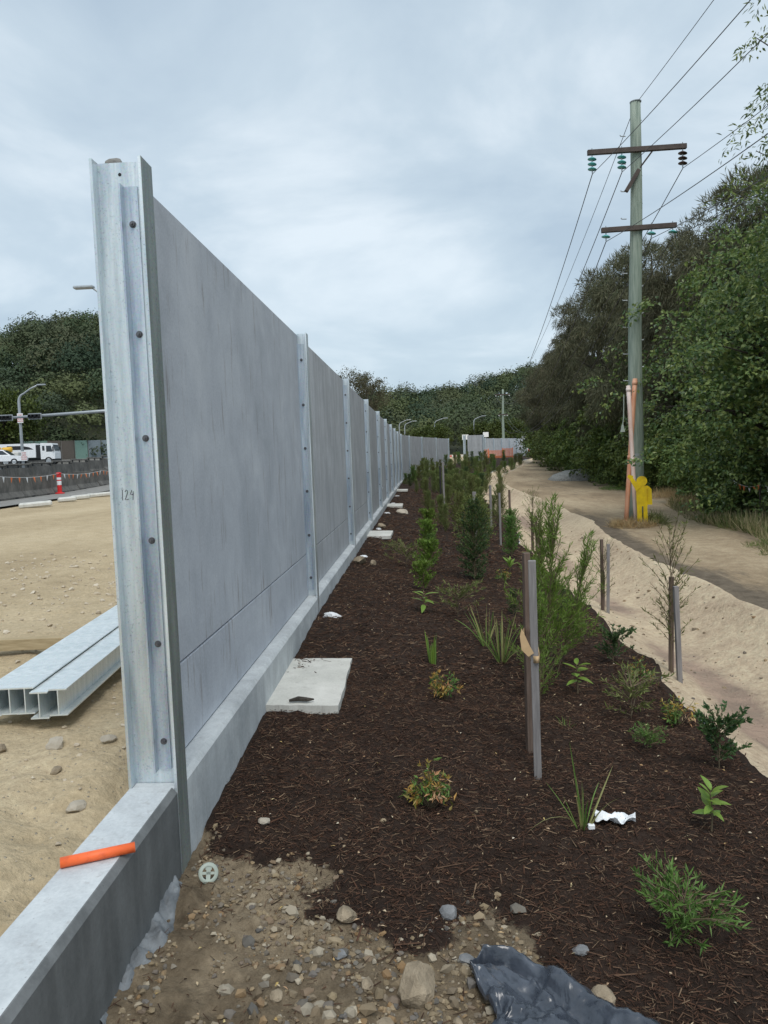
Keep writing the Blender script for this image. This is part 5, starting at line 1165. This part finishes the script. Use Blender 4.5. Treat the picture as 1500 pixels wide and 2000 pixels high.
# street lamps
def lamp(x, y, h, arm, label, ang=0.0, r0=.09, zb=None, rise=.5, head=True):
    r_ = empty('street_lamp', (x, y, z1(x, y) if zb is None else zb), ang, label, 'street lamp'); P = [(0, 0, 0), (0, 0, h*.4), (0, 0, h-.9)]+[(arm*.28*(1-math.cos(a)), 0, h-.9+.75*math.sin(a)) for a in np.linspace(.3, 1.45, 6)]+[(arm*.62, 0, h-.15+rise*.45), (arm, 0, h-.1+rise*.7)]
    MB().tube(P, np.linspace(r0, r0*.45, len(P)), 10).build('column', MATS['lamp_grey'], r_, smooth=True)
    MB().bevbox((-.1, -.14, -.05), (.72, .14, .07), .04, Matrix.Translation((arm, 0, h-.1+rise*.7))).build('lamp_head', MATS['lamp_grey'], r_); return r_
lm = lamp(-36.75, 68, 8.3, 1.9, 'curved arm street lamp standing behind the left barriers', 0, .14, .4, 1.0)
lamp(-12.35, 30, 8.45, .55, 'street lamp hidden behind the end post, only its head showing', PI, .09, None, .4)
lamp(-2.6, 130, 6.0, -1.4+2.8, 'right lamp of the distant pair above the wall', 0, .11, 1.2)
lamp(-3.6, 133, 6.4, 1.4, 'left lamp of the distant pair above the wall', 0, .11, 1.2)
lamp(2.6, 132, 6.4, 1.6, 'distant street lamp above the wall bend', 0, .11, 1.2)
lamp(9.4, 132, 6.5, 1.4, 'distant street lamp above the lone wall panel', 0, .11, 1.2)
lamp(18.6, 133, 6.0, 1.2, 'distant street lamp right of the far pole', 0, .10, 1.2)
# traffic signal gantry
g = empty('signal_mast', (-23.5, 66.3, z1(-23.5, 66.3)), 0, 'long horizontal traffic signal arm crossing behind the end post', 'traffic signal')
MB().tube([(0, 0, 0), (0, 0, 6.4)], .16, 12).build('column', MATS['lamp_grey'], g, smooth=True)
MB().tube([(0, 0, 5.85), (-6, 0, 5.66), (-16.5, 0, 5.35)], [.17, .14, .10], 12).build('mast_arm', MATS['lamp_grey'], g, smooth=True)
def signal(x, z):
    s_ = MB().bevbox((-.62, -.14, -.28), (.62, -.10, .28), .03, Matrix.Translation((x, -.12, z))).build('backing_board', MATS['lamp_grey'], g)
    MB().bevbox((-.54, -.28, -.20), (.54, -.145, .20), .03, Matrix.Translation((x, -.12, z))).build('signal_head', MATS['signal_black'], g)
    for k in (-1, 0, 1):
        o = MB().lathe([(.12, 0), (.125, .02), (.145, .02), (.15, .18), (.14, .18), (.12, .01)], 14, Matrix.Translation((x+k*.35, -.40, z)) @ Matrix.Rotation(PI/2, 4, 'X')).build('lens_hood', MATS['signal_black'], g)
signal(-34.33+23.5, 5.47); signal(-36.97+23.5, 5.44)
# text by font objects turned into meshes
def text(parent, lines, size, loc, rot, mat, name='lettering'):
    for i, l in enumerate(lines):
        cu = bpy.data.curves.new(name, 'FONT'); cu.body = l; cu.size = size; cu.align_x = 'CENTER'; cu.align_y = 'CENTER'; cu.extrude = .002
        to = bpy.data.objects.new(name, cu); COL.objects.link(to); bpy.context.view_layer.update()
        me = bpy.data.meshes.new_from_object(to.evaluated_get(bpy.context.evaluated_depsgraph_get())); bpy.data.objects.remove(to); me.materials.clear(); me.materials.append(MATS[mat])
        o = mobj(name, me, parent); o.location = (loc[0], loc[1], loc[2]+(len(lines)/2-.5-i)*size*1.12); o.rotation_euler = rot
def stopsign(x, y, z, label):
    s_ = empty('stop_sign', (x, y, z), 0, label, 'sign'); MB().bevbox((-.27, -.015, -.44), (.27, .015, .44), .012).build('board', MATS['sign_white'], s_)
    text(s_, ['STOP', 'HERE', 'ON RED', 'SIGNAL'], .165, (0, -.022, 0), (PI/2, 0, 0), 'sign_red')
stopsign(-36.62, 67.78, 6.33, 'white stop here sign with red letters, upper one on the lamp column')
stopsign(-36.5, 67.78, 2.85, 'white stop here sign with red letters, lower one on the lamp column')

# vehicles
def wheel(root, x, y, z, r, w_, nm='wheel'):
    M = Matrix.Translation((x, y, z)) @ Matrix.Rotation(PI/2, 4, 'X')
    t_ = MB().lathe([(r*.62, -w_/2), (r*.95, -w_/2), (r, -w_*.3), (r, w_*.3), (r*.95, w_/2), (r*.62, w_/2)], 20, M).build(nm, MATS['black_rubber'], root)
    MB().lathe([(0, -w_*.42), (r*.5, -w_*.40), (r*.64, -w_*.5), (r*.64, w_*.5), (r*.5, w_*.40), (0, w_*.42)], 16, M).build('rim', MATS['lamp_grey'], t_)
def ute(loc, rz, label, load=True):
    r_ = empty('ute', loc, rz, label, 'ute')
    low = [(-2.6, .45), (2.55, .45), (2.65, .60), (2.62, .88), (2.2, 1.02), (1.25, 1.10), (-2.6, 1.10), (-2.66, .8)]
    MB().prism(low, 1, -.90, .90).build('body', MATS['white_paint'], r_, fix=True)
    cabin = [(-2.55, 1.09), (1.30, 1.09), (.45, 1.72), (.1, 1.80), (-2.45, 1.80), (-2.56, 1.7)]
    c = MB(); n = len(cabin); lo = np.array([[x, -.86, z] if z < 1.2 else [x, -.70, z] for x, z in cabin]); hi = lo*np.array([1, -1, 1])
    c.add(np.concatenate([lo, hi]), [np.array([[j, (j+1) % n, n+(j+1) % n, n+j] for j in range(n)]), np.array([list(range(n))]), np.array([[n+j for j in range(n)]])]); c.build('cabin', MATS['white_paint'], r_, fix=True)
    for sy in (-1, 1):
        for a, b, c2, d in (((-2.35, 1.20), (-1.20, 1.20), (-1.20, 1.66), (-2.30, 1.66)), ((-1.05, 1.20), (-.15, 1.20), (-.15, 1.66), (-1.05, 1.66)), ((-.03, 1.20), (.98, 1.20), (.40, 1.66), (-.03, 1.66))):
            Y = lambda z: sy*(.868-.16*(z-1.09)/.71+.006); v = [(p_[0], Y(p_[1]), p_[1]) for p_ in (a, b, c2, d)]; v2 = [(x, y-sy*.02, z) for x, y, z in v]
            MB().add(v+v2, [np.array([[0, 1, 2, 3], [7, 6, 5, 4], [0, 4, 5, 1], [1, 5, 6, 2], [2, 6, 7, 3], [3, 7, 4, 0]])]).build('window', MATS['dark_glass'], r_, fix=True)
    v = [(1.27, -.74, 1.13), (1.27, .74, 1.13), (.50, .62, 1.70), (.50, -.62, 1.70)]; v = [(x+.02, y, z+.02) for x, y, z in v]; v2 = [(x-.04, y, z-.03) for x, y, z in v]
    MB().add(v+v2, [np.array([[0, 1, 2, 3], [7, 6, 5, 4], [0, 4, 5, 1], [1, 5, 6, 2], [2, 6, 7, 3], [3, 7, 4, 0]])]).build('windscreen', MATS['dark_glass'], r_, fix=True)
    for sy in (-.6, .6):
        MB().bevbox((2.56, sy-.2, .74), (2.66, sy+.2, .88), .02).build('headlight', MATS['white_plastic'], r_); MB().bevbox((-2.68, sy-.22, .75), (-2.60, sy-.02, 1.02), .02).build('tail_light', MATS['red_plastic'], r_)
    for x in (-1.62, 1.62):
        for y in (-.80, .80): wheel(r_, x, y, .38, .38, .24)
    MB().bevbox((-2.72, -.85, .40), (-2.58, .85, .58), .03).build('bumper', MATS['signal_black'], r_)
    return r_
ute((-48.2, 84.5, z1(-48.2, 84.5)+.50), R(12), 'white ute driving left of the tipper truck', False)
def truck(loc, rz, label):
    r_ = empty('tipper_truck', loc, rz, label, 'truck')
    MB().box2((-3.6, -.45, .62), (3.1, .45, .95)).build('chassis', MATS['signal_black'], r_)
    cab = [(1.55, .75), (3.32, .75), (3.34, 1.55), (3.20, 2.15), (3.02, 2.80), (1.60, 2.86), (1.55, 2.7)]
    MB().prism(cab, 1, -1.15, 1.15).build('cab', MATS['white_paint'], r_, fix=True)
    for sy in (-1, 1):
        MB().prism([(2.28, 1.70), (3.05, 1.70), (2.90, 2.48), (2.28, 2.48)], 1, sy*1.152-.008, sy*1.152+.008).build('window', MATS['dark_glass'], r_, fix=True)
        MB().prism([(1.78, 1.85), (2.08, 1.85), (2.08, 2.48), (1.78, 2.48)], 1, sy*1.152-.008, sy*1.152+.008).build('window', MATS['dark_glass'], r_, fix=True)
        MB().bevbox((3.12, sy*1.30-.08, 1.75), (3.24, sy*1.30+.10, 2.35), .02).build('mirror', MATS['signal_black'], r_)
    MB().prism([(-1.02, 1.70), (1.02, 1.70), (.95, 2.50), (-.95, 2.50)], 0, 0, .02, Matrix.Translation((3.245, 0, 0)) @ Matrix.Rotation(R(-14), 4, 'Y') @ Matrix.Translation((.51, 0, .05))).build('windscreen', MATS['dark_glass'], r_, fix=True)
    MB().bevbox((3.25, -1.15, .42), (3.42, 1.15, .80), .04).build('bumper', MATS['signal_black'], r_)
    MB().box2((1.02, -1.10, .9), (1.50, 1.10, 2.62)).build('air_stack', MATS['signal_black'], r_)
    b = MB().prism([(-3.75, 1.0), (.95, 1.0), (.98, 2.72), (.75, 2.84), (-3.75, 2.84)], 1, -1.22, 1.22).build('tipper_body', MATS['white_paint'], r_, fix=True)
    for sy in (-1, 1): MB().prism([(-2.6, 2.06), (.7, 2.06), (.2, 2.35), (-.7, 2.55), (-2.6, 2.58)], 1, sy*1.232-.01, sy*1.232+.01).build('side_panel', MATS['signal_black'], b, fix=True)
    for x in (-2.9, -1.6, 2.5):
        for y in (-1.0, 1.0): wheel(r_, x, y, .52, .52, .32)
    return r_
truck((-51.2, 97, z1(-51.2, 97)+.35), R(8), 'white tipper truck with a black stack behind its cab, on the left road')
ld = empty('yellow_load', (-52.3, 90.5, z1(-52.3, 90.5)+.45), R(10), 'yellow rolled load on a cream flatbed behind the ute', 'load')
MB().bevbox((-3.2, -1.1, .7), (3.0, 1.1, 1.55), .05).build('flatbed', MATS['pale_concrete'], ld)
for x in (-2.2, -.9, .4, 1.7): MB().tube([(x-.5, -1.0, 1.85), (x+.55, -1.0, 1.9)], .33, 12).build('roll', MATS['yellow_load'], ld, smooth=True)
# older noise wall beyond the road
nw = empty('old_noise_wall', (0, 0, 0), 0, 'older noise wall of green, brown and grey panels behind the truck', 'noise wall')
wx, wy = -62.5, 116.0; cols = ['noise_brown', 'noise_brown', 'noise_green', 'noise_green', 'noise_brown', 'noise_brown', 'noise_green', 'noise_grey', 'noise_grey', 'noise_green', 'noise_grey', 'noise_grey']
x = -67.2
for i, c in enumerate(cols):
    wdt = 2.05 if i > 1 else 2.2; zt_ = (6.05 if i > 1 else 5.45)-.02*(x+62); y = 116+(.12*(x+62))
    MB().bevbox((x+.03, y-.06, 2.9), (x+wdt-.03, y+.06, zt_), .02).build('panel', MATS[c], nw); MB().box2((x-.05, y-.10, 1.5), (x+.05, y+.10, zt_+.03)).build('post', MATS['grey_concrete'], nw); x += wdt
MB().prism([(-.35, 1.0), (.35, 1.0), (.12, 3.0), (-.12, 3.0)], 0, -68, -40, Matrix.Translation((0, 115.4, 0))).build('base_wall', MATS['grey_concrete'], nw, fix=True)

# ------------------------------------------------------------------ small things beyond the wall's end
def netpanel(x, y, z, w_, h, rz, label):
    r_ = empty('barrier_net', (x, y, z), rz, label, 'safety netting', 'orange netting panels'); mb = MB()
    for i in range(int(w_/.12)+1): mb.box2((i*.12-.012, -.01, 0), (i*.12+.028, .01, h))
    mb.build('mesh', MATS['net_orange'], r_); mb = MB()
    for j in range(int(h/.12)+1): mb.box2((0, -.014, j*.12), (w_, .014, j*.12+.04))
    mb.build('cross_mesh', MATS['net_orange'], r_)
    for q in (0, w_): MB().box2((q-.03, -.03, -.2), (q+.03, .03, h+.1)).build('post', MATS['net_orange'], r_)
netpanel(6.25, 86.5, 1.0-.05, 1.5, 1.0, .1, 'left orange safety net panel beyond the far shrubs'); netpanel(7.7, 86.7, .95, 1.7, .85, -.05, 'middle orange safety net panel'); netpanel(9.3, 86.4, 1.0, 1.2, 1.0, .15, 'right orange safety net panel beside the yellow figure')
for k, (x, z) in enumerate(((4.0, 1.35), (4.05, .95))):
    o = MB().bevbox((-.9, -.04, -.09), (.9, .04, .09), .01).build('barrier_board', MATS['sign_white']); o.location = (x+.1, 88, z); tag(o, ['upper', 'lower'][k]+' white barrier board seen through the wall gap', 'barrier board', 'boards in the gap')
    for q in (-.6, -.1, .4):
        s_ = MB().box2((-.12, -.045, -.085), (.12, .045, .085)).build('red_stripe', MATS['sign_red'], o); s_.location = (q, -.003, 0)
for x, y, z, s_, lb in ((7.2, 121, 4.2, .5, 'small white box sign above the lone panel'), (10.9, 126, 4.6, .45, 'small tilted white sign left of the distant pole')):
    r_ = empty('site_sign', (x, y, 1.2), 0, lb, 'sign'); MB().box2((-s_, -.05, z-1.2-.4), (s_, .05, z-1.2+.4)).build('board', MATS['sign_white'], r_); MB().box2((-.06, -.04, -.2), (.06, .04, z-1.65)).build('post', MATS['lamp_grey'], r_)
r_ = empty('warning_sign', (16.0, 104, 1.2), 0, 'white diamond sign above the far barrier run', 'sign'); MB().prism([(0, -.55), (.55, 0), (0, .55), (-.55, 0)], 1, -.02, .02, Matrix.Translation((-1.6, 0, 2.35))).build('board', MATS['sign_white'], r_, fix=True); MB().box2((-1.64, .02, -.3), (-1.56, .08, 2.2)).build('post', MATS['lamp_grey'], r_)
ute((15.6, 104, z1(15.6, 104)+.05), R(75), 'white vehicle parked where the far track ends')
